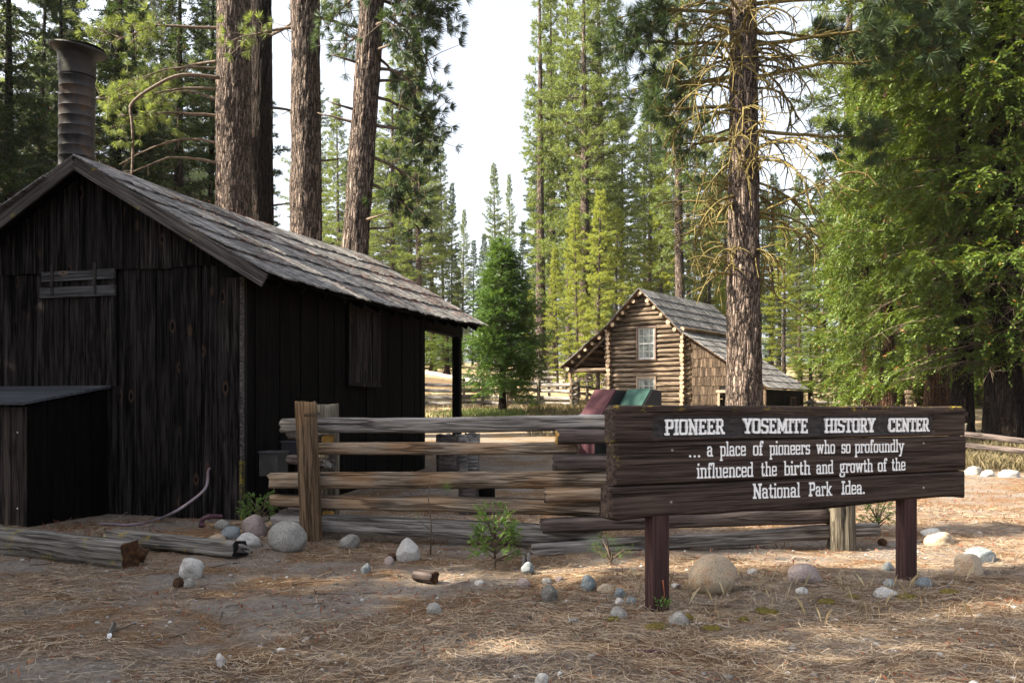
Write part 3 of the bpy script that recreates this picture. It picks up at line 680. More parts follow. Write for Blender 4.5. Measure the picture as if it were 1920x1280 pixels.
# --- the lichen covered pine in front of the cabin
def arc(start, d0, L, n, down, curl, rng):
    """a smoothly bending twig that turns downwards and sideways"""
    d = unit(np.array(d0, float)); ax_ = unit(rng.normal(size=3)); p = [np.array(start, float)]
    for i in range(n - 1):
        f = i / n
        d = unit(d + np.array((0, 0, -down)) * (1.6 / n) * (.4 + f) + np.cross(ax_, d) * curl * (1.6 / n))
        p.append(p[-1] + d * L / (n - 1))
    return np.array(p)
def lichen_pine():
    rng = np.random.default_rng(71); Y = 22; g = GX(1395, Y)
    e = empty('pine_tree', g, 0, label='lichen covered pine with a tangle of bare drooping twigs in front of the cabin', cat='pine')
    tb = MB(); H = 22; ax, rd = trunk_mesh(tb, H, .43, .20, (-.04, 0), rng, 120, 420, flare=.2, rough=.07); tb.build('trunk', M_BARK, e)
    db = MB()
    for i in range(90):
        h = rng.uniform(3.9, 10.6); az = rng.uniform(0, 2 * PI); L = rng.uniform(1.0, 2.5) * (1.0 if h > 5 else .75)
        el = rng.uniform(-.1, .8); p = arc(ax(h), (math.cos(az) * math.cos(el), math.sin(az) * math.cos(el), math.sin(el)), L, 13, rng.uniform(.4, 1.7), rng.uniform(-.8, .8), rng)
        db.tube(p, np.linspace(.040, .015, 13), 5, 0)
        for k in range(int(rng.integers(5, 10))):
            q, d = along(p, rng.uniform(.25, 1)); td = unit(d * .6 + rng.normal(size=3) * .6)
            l2 = rng.uniform(.35, 1.05); t2 = arc(q, td, l2, 8, rng.uniform(.2, 2.0), rng.uniform(-1.4, 1.4), rng)
            db.tube(t2, np.linspace(.019, .008, 8), 4, 0, cap=False)
            for k2 in range(int(rng.integers(0, 3))):
                q2, d2 = along(t2, rng.uniform(.2, .9)); t3 = arc(q2, unit(d2 + rng.normal(size=3) * .8), l2 * .55, 6, rng.uniform(.2, 1.6), rng.uniform(-1.4, 1.4), rng)
                db.tube(t3, np.linspace(.013, .006, 6), 3, 0, cap=False)
    tag(db.build('twig', M_LICHEN, e), 'yellow lichen crusted dead twigs')
    cb = MB(); Pt, D = [], []
    L_ = [(9.6, PI, 3.0, .1, .1, 0), (8.9, PI * .95, 2.7, .0, .15, .1), (10.4, PI * 1.05, 3.3, .1, .1, .05), (11.2, PI, 3.6, .1, .12, 0), (8.2, PI * 1.05, 2.4, -.1, .1, .1), (7.4, PI * .98, 1.6, 0, .1, .1),
          (8.8, 0, 4.6, .18, .05, -.08), (9.6, .05, 4.9, .15, .1, -.02), (7.6, -.05, 3.6, -.1, -.05, .12), (10.6, -.05, 5.2, .12, .1, 0), (11.4, .1, 5.0, .1, .1, 0), (10.0, .5, 3.6, .15, .1, 0), (10.8, -.8, 3.2, .1, .1, 0),
          (11.0, 2.2, 3.4, .1, .1, 0), (11.6, 3.8, 3.4, .1, .1, 0), (12.4, .4, 4.4, .1, .1, 0), (12.2, PI, 3.8, .1, .1, 0), (12.8, -.4, 4, .1, .1, 0), (11.8, 4.9, 3.0, .1, .1, 0), (11.2, 1.4, 3.0, .1, .1, 0)]
    for h, az, L, el, dr, tp in L_:
        p = limb(ax(h), az, el, L, dr, tp, 10, rng, .10); cb.tube(p, np.linspace(.06, .014, 10), 5, 0)
        for k in range(int(12 * L)):
            s = rng.uniform(.3, 1); q, d = along(p, s)
            td = unit(d * .7 + rng.normal(size=3) * .6); l2 = rng.uniform(.2, .9) * (1.2 - .5 * s)
            mid = q + td * l2 * .5 + rng.normal(size=3) * .06; e2 = q + td * l2 + np.array((0, 0, rng.uniform(-.25, .1)))
            cb.tube(np.array([q, mid, e2]), [.013, .009, .006], 3, 0, cap=False)
            if s > .45: Pt.append(e2); D.append(unit(e2 - mid))
            if s > .6 and rng.random() < .7: Pt.append(mid); D.append(unit(td + rng.normal(size=3) * .4))
    for i in range(60):
        h = 13 + 9 * i / 60; p = limb(ax(h), i * 2.4, .2, 3 * (1 - i / 75), .15, .1, 6, rng); cb.tube(p, np.linspace(.04, .01, 6), 4, 0)
        for k in range(9):
            q, d = along(p, rng.uniform(.35, 1)); Pt.append(q + rng.normal(size=3) * .22); D.append(unit(d + rng.normal(size=3) * .4))
    needles(cb, Pt, D, 60, .32, .015, rng, 1, .9)
    cb.build('crown', [M_LICHEN, M_PINE_D], e)
lichen_pine()

# --- cedars at the right
RC = 'incense cedars on the right'
def cedar_at(px, Y, H, key, rz, lab, wide=1.0, name='cedar_tree'):
    tree(name, key, GX(px, Y), H, rz, lab, 'cedar', RC, wide)
cedar_at(1760, 27, 17, 'cedar0', .3, 'sunlit cedar with a thin red brown trunk behind the right end of the sign', 1.0)
cedar_at(1664, 31, 17, 'cedar1', 1.5, 'bright green cedar on a slim dark trunk left of the red trunk', .78)
cedar_at(1628, 38, 15, 'cedar2', 2.6, 'bright cedar at the left end of the cedar group', .85)
cedar_at(1675, 40, 19, 'cedar0', 4.4, 'tall cedar on the slim trunk beside the bright green one', 1.1)
cedar_at(1655, 47, 20, 'cedar1', 5.0, 'tall cedar behind the far fence and the fallen log', 1.1)
cedar_at(1735, 47, 22, 'cedar2', 1.0, 'tall cedar behind the log cabin at the right', 1.2)
cedar_at(1830, 42, 22, 'cedar0', 2.0, 'tall cedar between the two dark massive trunks', 1.2)
cedar_at(1930, 37, 20, 'cedar1', 3.3, 'tall cedar behind the right edge of the photo', 1.2)
for px, Y, wpx, H, lab, sd in [(1806, 24.5, 40, 20, 'dark massive trunk just behind the right end of the sign', 81), (1878, 23.5, 70, 22, 'widest dark flared trunk standing in grass at the right', 82), (1965, 22.5, 60, 20, 'dark cedar trunk at the right edge of the photo', 83)]:
    rng = np.random.default_rng(sd); g = GX(px, Y); r = wpx / F * Y / 2
    e = empty('cedar_tree', g, 0, label=lab, cat='cedar', group=RC)
    tb = MB(); ax, rd = trunk_mesh(tb, H, r * .92, r * .3, (0, 0), rng, 90, 200, flare=.3, rough=.10); tb.build('trunk', M_BARK_DK, e)
    cb = MB(); cedar_crown(cb, rng, ax, rd, H, 2.1, 3.6, 120, step=.31, K=16, ll=.17, w=.028, Ls=.58, droop=.5, prof=lambda t: (1 - t)**.6 * (.55 + .45 * min(1, t / .25)))
    for i in range(16):                                      # grey dead lower branches
        h = rng.uniform(1.8, 6); p = limb(ax(h), rng.uniform(2.2, 5.2), rng.uniform(-.2, .3), rng.uniform(1.2, 2.6), .25, .05, 8, rng, .12); cb.tube(p, np.linspace(.025, .006, 8), 4, 0)
        for k in range(6):
            q, d = along(p, rng.uniform(.3, 1)); td = unit(d + rng.normal(size=3) * .6); cb.tube(np.array([q, q + td * .25, q + td * .5 + np.array((0, 0, -.05))]), [.009, .006, .003], 3, 0, cap=False)
    cb.build('crown', [M_BRANCH, M_CEDAR], e)
# --- young dark cedar in the clearing
def young_cedar():
    rng = np.random.default_rng(91); g = GX(942, 30); H = EYE + (HY - 462) / F * 30 - g.z
    e = empty('cedar_tree', g, 0, label='young dark green cedar standing alone in the clearing beside the shed porch', cat='cedar')
    tb = MB(); ax, rd = trunk_mesh(tb, H, .13, .015, (0, 0), rng, 16, 40, flare=.4); tb.build('trunk', M_BARK_DK, e)
    cb = MB(); cedar_crown(cb, rng, ax, rd, H, .55, 1.55, 300, step=.145, K=13, ll=.115, w=.018, Ls=.34, droop=.1, el0=.0, el1=.9,
                           prof=lambda t: (1 - t)**.72 * (.72 + .28 * min(1, t / .2)) + .03, dens=.9)
    cb.build('crown', [M_BRANCH, M_YOUNG], e)
young_cedar()
# low shrubs seen through the porch
for px, Y, H, lab in [(838, 62, 4.5, 'leafy green tree seen through the shed porch'), (812, 66, 5.5, 'pale leafy tree at the left of the porch opening'), (1520, 50, 4.0, 'low green bush right of the cabin lean to')]:
    tree('small_tree', 'cedar2', GX(px, Y), H, rt.uniform(0, 6), lab, 'tree', 'small trees seen past the buildings', 2.2)

# ================================================================ BEAMS
def frame(p0, p1, up=(0, 0, 1)):
    x = (p1 - p0).normalized(); y = Vector(up).cross(x).normalized(); z = x.cross(y)
    M = Matrix((x, y, z)).transposed().to_4x4(); M.translation = p0; return M
def hewn_mesh(L, h, d, rng, n=26, rough=.12, taper=(1, 1), sq=5.0, k=16, mcap=1, wob=.012):
    """a split beam along +x with a rounded, uneven section"""
    mb = MB(); xs = np.linspace(0, L, n); th = np.arange(k) * 2 * np.pi / k + .13
    c, s = np.cos(th), np.sin(th); rr = (np.abs(c)**sq + np.abs(s)**sq)**(-1 / sq)
    o = rng.uniform(0, 99)
    prof = 1 + rough * vn(th * 1.6 + o, o, 0, 41)
    a = prof[None] * (1 + rough * .55 * vn(xs[:, None] * 1.6 + o, th[None] * 1.3, 0, 42) + rough * .35 * vn(xs[:, None] * 7 + o, th[None] * 3, 0, 43))
    tp = np.linspace(taper[0], taper[1], n)[:, None]
    yy = .5 * d * rr[None] * c[None] * a * tp + wob * vn(xs * .9 + o, 3, 0, 44)[:, None]
    zz = .5 * h * rr[None] * s[None] * a * tp + wob * vn(xs * .9 + o, 8, 0, 45)[:, None]
    xx = np.repeat(xs[:, None], k, 1).copy(); xx[0] += rng.uniform(-.02, .02, k); xx[-1] += rng.uniform(-.02, .02, k)
    V = np.stack([xx, yy, zz], -1)
    i = np.arange(n - 1)[:, None] * k; j = np.arange(k)[None]; j2 = (j + 1) % k
    mb.add(V, np.stack([i + j, i + k + j, i + k + j2, i + j2], -1).reshape(-1, 4), 0, True)
    mb.F.append((np.array([list(range(k))]), mcap, False)); mb.F.append((np.array([list(range((n - 1) * k, n * k))[::-1]]), mcap, False))
    return mb
rb = np.random.default_rng(5)
def beam(name, p0, p1, h, d, mats, parent=None, **k):
    p0, p1 = Vector(p0), Vector(p1); M = frame(p0, p1)
    if parent is not None: M.translation = p0 - parent.location
    return hewn_mesh((p1 - p0).length, h, d, rb, **k).build(name, mats, parent, M=M)
def post(name, foot, top, w, d, mats, parent, **k):
    """upright: the beam's own z is the length, so grain runs up"""
    foot, top = Vector(foot), Vector(top); L = (top - foot).length
    mb = hewn_mesh(L, w, d, rb, **k)
    mb.V = [np.stack([v[:, 2], v[:, 1], v[:, 0]], -1) for v in mb.V]; mb.F = [(f[:, ::-1], m, s) for f, m, s in mb.F]
    q = Vector((0, 0, 1)).rotation_difference((top - foot).normalized()).to_matrix().to_4x4(); q.translation = foot - (parent.location if parent else Vector())
    return mb.build(name, mats, parent, M=q)

# ================================================================ SPLIT RAIL FENCE in front
fence = empty('split_rail_fence', GX(580, 9.56), label='weathered zigzag split rail fence between the shed and the sign', cat='fence')
post('post', P(584, 1030, 9.56), P(576, 754, 9.56), .225, .20, [M_POST, M_POST], fence, rough=.10, sq=3.5)
post('post', P(618, 1000, 10.3), P(616, 759, 10.3), .22, .20, [M_POST_G, M_POST_G], fence, rough=.08, sq=4)
post('post', P(1576, 1040, 9.15), P(1573, 935, 9.15), .25, .24, [M_POST_G, M_POST_G], fence, rough=.2)
def yl(px): return 9.95 - (px - 520) / 610 * .95             # depth of the first panel
def rail(px0, y0, px1, y1, th, mats, dep=0, d=.15, fy=yl, **k):
    a, b = P(px0, y0, fy(px0) + dep), P(px1, y1, fy(px1) + dep)
    return beam('rail', a, b, th / F * fy((px0 + px1) / 2), d, mats, fence, **k)
rail(530, 797, 1165, 793, 29, [M_RAIL_G, M_RAIL], taper=(.95, 1.0))
rail(600, 843, 1083, 841, 23, [M_RAIL, M_RAIL], taper=(1.05, .95))
rail(511, 899, 1150, 896, 30, [M_RAIL, M_RAIL_G], d=.20)
rail(512, 938, 1125, 955, 27, [M_RAIL, M_RAIL_D], taper=(.9, 1.1))
rail(517, 976, 1127, 1005, 33, [M_RAIL_G, M_RAIL_D], d=.2)
def yr(px): return 8.85 + (px - 1000) / 600 * .35
CM = [M_RAIL_D, M_RAIL_D]
rail(1043, 819, 1560, 812, 27, [M_RAIL_D, M_CUT], .02, fy=yr)
rail(1040, 868, 1560, 858, 29, CM, .02, fy=yr)
rail(1022, 928, 1560, 905, 28, [M_RAIL, M_RAIL_D], .02, fy=yr)
rail(1016, 984, 1550, 965, 27, CM, .02, fy=yr)
rail(997, 1030, 1642, 992, 24, [M_RAIL_G, M_RAIL_G], .05, fy=yr, rough=.25)
for y, px, c in [(824, 614, M_CUT), (869, 618, M_RAIL_G), (965, 614, M_CUT)]:   # ends of the panel that runs back to the shed
    beam('rail', P(px, y, 9.85), P(548, y - 8, 10.9), .10, .14, [M_RAIL_D, c], fence)
mb = MB()
for k in range(3):
    th = np.linspace(0, 2 * PI, 17); zc = P(577, 778 + k * 1.2, 9.56)
    mb.tube(np.stack([.125 * np.cos(th), .115 * np.sin(th), .008 * np.sin(th * 2 + k) + .012 * k], -1), .0028, 4, 0, cap=False)
mb.build('wire', M_IRON, fence, loc=P(577, 779, 9.56) - fence.location)

# ================================================================ SIGN
sgn = empty('park_sign', (.679, 6.07, 0), math.atan2(.447, .894), label='big dark plank sign with white western lettering on two maroon posts', cat='sign')
SL = 3.52; SDX, SDY = .894, .447
def su(px): k = (px - HX) / F; return (k * 6.07 - .679) / (SDX - SDY * k)
def sz(px, py): return EYE + (HY - py) / F * (6.07 + SDY * su(px))
def plank(name, x0, x1, zt, zb, th, seed, recess=None, mat=None, wl=.006, bev=.018, y0=0.0):
    nx_, nz_ = 300, 26; rs = np.random.default_rng(seed)
    x = np.linspace(0, 1, nx_); v_ = np.linspace(0, 1, nz_)
    v_ = .5 - .5 * np.cos(v_ * np.pi)                         # finer rows at the edges
    xx = x0 + (x1 - x0) * (.5 - .5 * np.cos(np.pi * x) * (.12) - .5 * (1 - 2 * x) * .88)
    XX, VV = np.meshgrid(xx, v_)
    zb_ = zb(XX) if callable(zb) else zb; zt_ = zt(XX) if callable(zt) else zt
    Z = zb_ + (zt_ - zb_) * VV
    e = np.minimum(np.minimum(XX - x0, x1 - XX), np.minimum(Z - zb_, zt_ - Z))
    y = y0 + bev * (1 - np.clip(e / bev, 0, 1))**2 + .0016 * vn(XX * 3 + seed, Z * 60, 0, seed) + .0008 * vn(XX * 9, Z * 160, 0, seed + 1)
    if recess:
        a, b, c, d = recess
        er = np.minimum(np.minimum(XX - a, b - XX), np.minimum(Z - c, d - Z)) + .012 * vn(XX * 9, Z * 9, 0, 77)
        rc = sstep(-.004, .008, er)
        y = y + rc * (.014 + .006 * vn(XX * 28, Z * 75, 0, 78) + .003 * vn(XX * 60, Z * 130, 0, 79))
    mb = MB(); V1 = np.stack([XX, y, Z], -1).reshape(-1, 3); V2 = V1.copy(); V2[:, 1] = y0 + th
    i = np.arange(nz_ - 1)[:, None] * nx_ + np.arange(nx_ - 1)[None]
    Q = np.stack([i, i + 1, i + nx_ + 1, i + nx_], -1).reshape(-1, 4)
    N = len(V1); mb.add(np.concatenate([V1, V2]), Q, 0, True)
    mb.F.append((Q[:, ::-1] + N, 0, False))
    bd = list(range(nx_)) + [r * nx_ + nx_ - 1 for r in range(1, nz_)] + [(nz_ - 1) * nx_ + c for c in range(nx_ - 2, -1, -1)] + [r * nx_ for r in range(nz_ - 2, 0, -1)]
    bd = np.array(bd); b2 = np.roll(bd, -1)
    mb.F.append((np.stack([b2, bd, bd + N, b2 + N], -1), 0, False))
    return mb.build(name, mat or M_SIGN, sgn)
# recess material = same stained plank, darker stain in the routed field
t = NT('routed_dark_field')
_v = t.coord((14, 30, 60)); _n = t.noise(_v, 1.2, 5, .65)
M_FIELD = t.pbr(t.ramp(_n, [(.35, (.006, .005, .006)), (.65, (.036, .029, .030))]), .55, t.bump(_n, .8, .012), .35)
zj1, zj2 = 1.172, .877
top_pl = plank('plank', .0, SL, lambda x: 1.422 - .03 * np.clip((.05 - x) / .05, 0, 1)**2 - .025 * np.clip((x - SL + .05) / .05, 0, 1)**2 + .003 * vn(x * 2, 3, 0, 5), lambda x: zj1 + .002 + 0 * x, .11, 3, recess=(su(1226), su(1751), 1.196, 1.350))
# the routed field keeps its own dark stain: assign by face position
me = top_pl.data; me.materials.append(M_FIELD)
ctr = np.zeros(len(me.polygons) * 3); me.polygons.foreach_get('center', ctr); ctr = ctr.reshape(-1, 3)
inside = (ctr[:, 0] > su(1226) + .004) & (ctr[:, 0] < su(1751) - .004) & (ctr[:, 2] > 1.199) & (ctr[:, 2] < 1.347) & (ctr[:, 1] < .06)
mi = np.zeros(len(me.polygons), np.int32); mi[inside] = 1; me.polygons.foreach_set('material_index', mi)
plank('plank', .012, SL + .01, lambda x: zj1 - .003 + 0 * x, lambda x: zj2 + .004 + .0 * x, .105, 17)
plank('plank', -.028, SL + .005, lambda x: zj2 - .002 + 0 * x, lambda x: .648 + .018 * np.sin(x * 2.6 + .4) + .016 * vn(x * 2.4, 2, 0, 9) - .02 * sstep(1.2, 0.3, x) + .03 * np.clip((.06 - x) / .09, 0, 1)**2, .115, 29, bev=.026)
for u0 in (.324, 2.80):
    x, y = u0 + .075, .062
    mb = MB(); zt_, zb_ = .86, -.35
    ring = np.array([(-.072, -.043), (-.066, -.049), (.066, -.049), (.072, -.043), (.072, .043), (.066, .049), (-.066, .049), (-.072, .043)])
    zs = np.linspace(zb_, zt_, 14); V = np.array([[(a, b, z) for a, b in ring] for z in zs]).reshape(-1, 3)
    i = np.arange(13)[:, None] * 8; j = np.arange(8)[None]; j2 = (j + 1) % 8
    mb.add(V, np.stack([i + j, i + j2, i + 8 + j2, i + 8 + j], -1).reshape(-1, 4))
    mb.build('post', M_SIGNPOST, sgn, loc=(x, y, 0))
mb = MB()
for px, py in [(1260, 844), (1258, 941), (1731, 831), (1731, 914)]:
    c = np.array((su(px), 0, sz(px, py))); th = np.linspace(0, 2 * PI, 9)[:-1]
    mb.tube(np.array([c + (0, .01, 0), c + (0, -.004, 0), c + (0, -.007, 0)]), [.010, .010, .006], 8, 0)
mb.build('bolt', simple('zinc_bolt', (.25, .24, .22), (.5, .48, .44), 30, .4, 0, .5, .8), sgn)

# ---- western slab lettering, drawn as strokes and traced into flat outlines
def B(x0, y0, x1, y1): return ('b', x0, y0, x1, y1)
def Ln(x0, y0, x1, y1, w=.075): return ('l', x0, y0, x1, y1, w)
S_, H_ = .058, .085                                          # half stem, half serif
def stem(x, y0, y1, nib=True, w=S_):
    r = [B(x - w, y0, x + w, y1)]
    if nib: r.append(B(x - w - .035, (y0 + y1) / 2 - .025, x + w + .035, (y0 + y1) / 2 + .025))
    return r
def ser(x, y, w=.17, h=.15, top=False): return [B(x - w, y - h if top else y, x + w, y if top else y + h)]
GL = {}
GL['I'] = (.38, stem(.19, 0, 1) + ser(.19, 0) + ser(.19, 1, top=True))
GL['P'] = (.70, stem(.18, 0, 1) + ser(.18, 0) + [B(.02, .85, .52, 1), B(.2, .40, .52, .53), Ln(.52, .925, .58, .80), B(.52, .47, .64, .90), Ln(.52, .465, .58, .56)])
GL['R'] = (.74, stem(.18, 0, 1) + ser(.18, 0) + [B(.02, .85, .52, 1), B(.2, .42, .52, .55), B(.50, .50, .62, .92), Ln(.40, .48, .58, .08), B(.5, 0, .76, .13)])
GL['O'] = (.72, [B(.14, .85, .56, 1), B(.14, 0, .56, .15), B(.04, .12, .16, .88), B(.54, .12, .66, .88), Ln(.13, .9, .17, .92), Ln(.57, .9, .53, .92), Ln(.13, .1, .17, .08), Ln(.57, .1, .53, .08), B(.0, .47, .2, .53), B(.5, .47, .7, .53)])
GL['N'] = (.80, stem(.17, 0, 1) + ser(.17, 0, .15) + stem(.63, 0, 1) + ser(.63, 1, .15, top=True) + [Ln(.12, .93, .62, .07, .085), B(.02, .87, .25, 1), B(.5, 0, .72, .12)])
GL['E'] = (.68, stem(.18, 0, 1) + [B(.02, .86, .60, 1), B(.02, 0, .62, .14), B(.2, .44, .44, .56), B(.38, .38, .46, .62), B(.52, .74, .60, .9), B(.54, .1, .62, .28)])
GL['Y'] = (.74, [Ln(.14, .92, .36, .48), Ln(.60, .92, .38, .48)] + stem(.37, 0, .5, False) + ser(.37, 0, .18) + ser(.14, 1, .15, top=True) + ser(.60, 1, .15, top=True) + [B(.27, .38, .47, .44)])
GL['S'] = (.66, [B(.12, .86, .58, 1), B(.04, 0, .52, .14), B(.04, .54, .16, .92), B(.49, .08, .61, .47), Ln(.10, .56, .55, .44, .085), B(.50, .72, .60, .95), B(.03, .05, .13, .28)])
GL['M'] = (.96, stem(.17, 0, 1) + ser(.17, 0, .15) + stem(.79, 0, 1) + ser(.79, 0, .15) + [Ln(.17, .93, .48, .22, .085), Ln(.79, .93, .48, .22, .085), B(.02, .86, .25, 1), B(.71, .86, .94, 1)])
GL['T'] = (.70, stem(.34, 0, 1) + ser(.34, 0, .18) + [B(.01, .86, .67, 1), B(.01, .70, .10, .9), B(.58, .70, .67, .9)])
GL['H'] = (.80, stem(.17, 0, 1) + ser(.17, 0, .15) + ser(.17, 1, .15, top=True) + stem(.62, 0, 1) + ser(.62, 0, .15) + ser(.62, 1, .15, top=True) + [B(.17, .44, .62, .56)])
GL['C'] = (.68, [B(.14, .85, .56, 1), B(.14, 0, .56, .15), B(.03, .12, .18, .88), Ln(.13, .9, .17, .92), Ln(.13, .1, .17, .08), B(.0, .47, .2, .53), B(.48, .66, .62, .97), B(.50, .06, .62, .28)])
X_ = .70; lw = .055
def bowl(x0, x1, y0, y1, h=.10, w=.11): return [B(x0 + .06, y1 - h, x1 - .06, y1), B(x0 + .06, y0, x1 - .06, y0 + h), B(x0, y0 + .07, x0 + w, y1 - .07), B(x1 - w, y0 + .07, x1, y1 - .07), Ln(x0 + .085, y1 - .08, x0 + .1, y1 - .07, .055), Ln(x1 - .085, y1 - .08, x1 - .1, y1 - .07, .055), Ln(x0 + .085, y0 + .08, x0 + .1, y0 + .07, .055), Ln(x1 - .085, y0 + .08, x1 - .1, y0 + .07, .055)]
def lst(x, y0, y1): return [B(x - lw, y0, x + lw, y1)]
def lser(x, y, a=.12, b=.12, h=.11, top=False): return [B(x - a, y - h if top else y, x + b, y if top else y + h)]
GL['o'] = (.56, bowl(.03, .51, 0, X_))
GL['a'] = (.60, [B(.08, X_ - .11, .40, X_), B(.04, .48, .16, .62), B(.10, .32, .42, .43), B(.09, 0, .40, .11), B(.03, .06, .16, .38)] + lst(.43, 0, .62) + [B(.43, 0, .58, .11)])
GL['p'] = (.60, lst(.15, -.32, X_) + lser(.15, -.32, .13, .14) + lser(.15, X_, .13, .05, top=True) + [B(.2, X_ - .11, .48, X_), B(.2, 0, .48, .11), B(.44, .06, .555, X_ - .06)])
GL['l'] = (.30, lst(.15, 0, 1.02) + lser(.15, 0, .14, .14) + lser(.15, 1.02, .14, .05, top=True))
GL['i'] = (.30, lst(.15, 0, X_) + lser(.15, 0, .14, .14) + lser(.15, X_, .14, .05, top=True) + [B(.08, .84, .22, 1.0)])
GL['c'] = (.52, [B(.09, X_ - .11, .42, X_), B(.09, 0, .42, .11), B(.03, .06, .14, X_ - .06), B(.33, .46, .46, X_ - .03), B(.36, .04, .47, .2)])
GL['e'] = (.55, [B(.09, X_ - .11, .44, X_), B(.09, 0, .45, .11), B(.03, .06, .14, X_ - .06), B(.385, .32, .495, X_ - .06), B(.1, .30, .49, .40), B(.38, .04, .50, .19)])
GL['f'] = (.40, lst(.16, 0, .95) + lser(.16, 0, .14, .16) + [B(.16, .91, .38, 1.02), B(.29, .80, .40, .98), B(.01, X_ - .1, .33, X_)])
GL['n'] = (.66, lst(.15, 0, X_) + lser(.15, 0, .13, .13) + lser(.15, X_, .13, .05, top=True) + [B(.2, X_ - .11, .46, X_)] + lst(.49, 0, X_ - .05) + lser(.49, 0, .11, .14))
GL['h'] = (.66, lst(.15, 0, 1.02) + lser(.15, 0, .13, .13) + lser(.15, 1.02, .13, .05, top=True) + [B(.2, X_ - .11, .46, X_)] + lst(.49, 0, X_ - .05) + lser(.49, 0, .11, .14))
GL['r'] = (.50, lst(.15, 0, X_) + lser(.15, 0, .13, .15) + lser(.15, X_, .13, .05, top=True) + [B(.2, X_ - .11, .46, X_), B(.34, .50, .48, X_ - .02)])
GL['s'] = (.50, [B(.09, X_ - .11, .44, X_), B(.03, .35, .16, X_ - .04), B(.05, .30, .42, .41), B(.33, .05, .46, .36), B(.05, 0, .40, .11), B(.36, .50, .46, X_), B(.03, 0, .13, .2)])
GL['w'] = (.86, [Ln(.13, X_ - .05, .25, .06, .054), Ln(.25, .06, .42, .6, .06), Ln(.42, .6, .59, .06, .06), Ln(.59, .06, .72, X_ - .05, .054)] + lser(.12, X_, .12, .13, top=True) + lser(.73, X_, .13, .12, top=True) + [B(.34, X_ - .1, .50, X_)])
GL['u'] = (.66, lst(.14, .06, X_) + lser(.14, X_, .13, .05, top=True) + [B(.16, 0, .44, .11)] + lst(.49, 0, X_) + lser(.49, X_, .13, .05, top=True) + lser(.49, 0, .05, .14))
GL['d'] = (.62, [B(.09, X_ - .11, .42, X_), B(.09, 0, .42, .11), B(.03, .06, .14, X_ - .06)] + lst(.46, 0, 1.02) + lser(.46, 1.02, .14, .05, top=True) + lser(.46, 0, .05, .13))
GL['b'] = (.60, lst(.14, 0, 1.02) + lser(.14, 1.02, .13, .05, top=True) + [B(.16, X_ - .11, .48, X_), B(.16, 0, .48, .11), B(.44, .06, .555, X_ - .06)])
GL['t'] = (.42, lst(.17, .04, .92) + [B(.02, X_ - .1, .36, X_), B(.17, 0, .36, .11), B(.27, .04, .38, .2)])
GL['g'] = (.60, bowl(.05, .46, .22, X_, .10) + [B(.42, X_ - .09, .58, X_ + .03), B(.08, .06, .22, .26), B(.1, .02, .45, .12), B(.02, -.3, .48, -.2), B(.0, -.24, .12, .0), B(.42, -.24, .54, .08)])
GL['y'] = (.66, [Ln(.14, X_ - .05, .33, .06, .054), Ln(.52, X_ - .05, .26, -.26, .06), B(.06, -.33, .28, -.21)] + lser(.13, X_, .13, .13, top=True) + lser(.53, X_, .13, .13, top=True))
GL['k'] = (.66, lst(.15, 0, 1.02) + lser(.15, 0, .13, .1) + lser(.15, 1.02, .13, .05, top=True) + [Ln(.2, .28, .48, X_ - .06, .06), Ln(.28, .36, .52, .06, .054), B(.38, X_ - .1, .60, X_), B(.40, 0, .66, .11)])
GL['.'] = (.34, [('l', .15, .075, .1501, .075, .085)])
def glyph_word(word):
    st, x = [], 0
    for ch in word:
        w, g = GL[ch]
        for q in g:
            q = list(q); q[1] += x; q[3] += x; st.append(tuple(q))
        x += w
    return st, x
def trace(mb, word, place, step=.022):
    st, W = glyph_word(word)
    x0, y0 = -.06, -.42; nx_ = int((W + .14) / step) + 2; ny_ = int(1.55 / step) + 2
    gx, gy = np.meshgrid(x0 + np.arange(nx_) * step, y0 + np.arange(ny_) * step)
    gx2 = gx + .010 * vn(gx * 7 + W, gy * 7, 0, 21); gy2 = gy + .010 * vn(gx * 7, gy * 7 + W, 0, 22)   # hand routed edges
    S = np.full(gx.shape, 9.)
    for q in st:
        if q[0] == 'b':
            cx, cy_, hx, hy = (q[1] + q[3]) / 2, (q[2] + q[4]) / 2, (q[3] - q[1]) / 2, (q[4] - q[2]) / 2
            r = .022; dx = np.abs(gx2 - cx) - hx + r; dy = np.abs(gy2 - cy_) - hy + r
            d = np.hypot(np.maximum(dx, 0), np.maximum(dy, 0)) + np.minimum(np.maximum(dx, dy), 0) - r
        else:
            ax, ay, bx, by, w = q[1:]; ex, ey = bx - ax, by - ay
            tt = np.clip(((gx2 - ax) * ex + (gy2 - ay) * ey) / (ex * ex + ey * ey), 0, 1)
            d = np.hypot(gx2 - ax - tt * ex, gy2 - ay - tt * ey) - w
        S = np.minimum(S, d)
    ids, V, Fs = {}, [], {}
    def vid(key, x, y):
        if key not in ids: ids[key] = len(V); V.append(place(x, y, W))
        return ids[key]
    for r in range(ny_ - 1):
        for c in range(nx_ - 1):
            cs = [(r, c), (r, c + 1), (r + 1, c + 1), (r + 1, c)]; vals = [S[a] for a in cs]
            if min(vals) >= 0: continue
            poly = []
            for k in range(4):
                a, b = cs[k], cs[(k + 1) % 4]; va, vb = vals[k], vals[(k + 1) % 4]
                if va < 0: poly.append(vid(a, gx[a], gy[a]))
                if (va < 0) != (vb < 0):
                    f = va / (va - vb); poly.append(vid((min(a, b), max(a, b)), gx[a] + (gx[b] - gx[a]) * f, gy[a] + (gy[b] - gy[a]) * f))
            if len(poly) >= 3: Fs.setdefault(len(poly), []).append(poly)
    if not V: return
    base = mb.n; first = True
    V = np.array(V); mb.V.append(V); mb.n += len(V)
    for k, f in Fs.items(): mb.F.append((np.array(f) + base, 0, False))
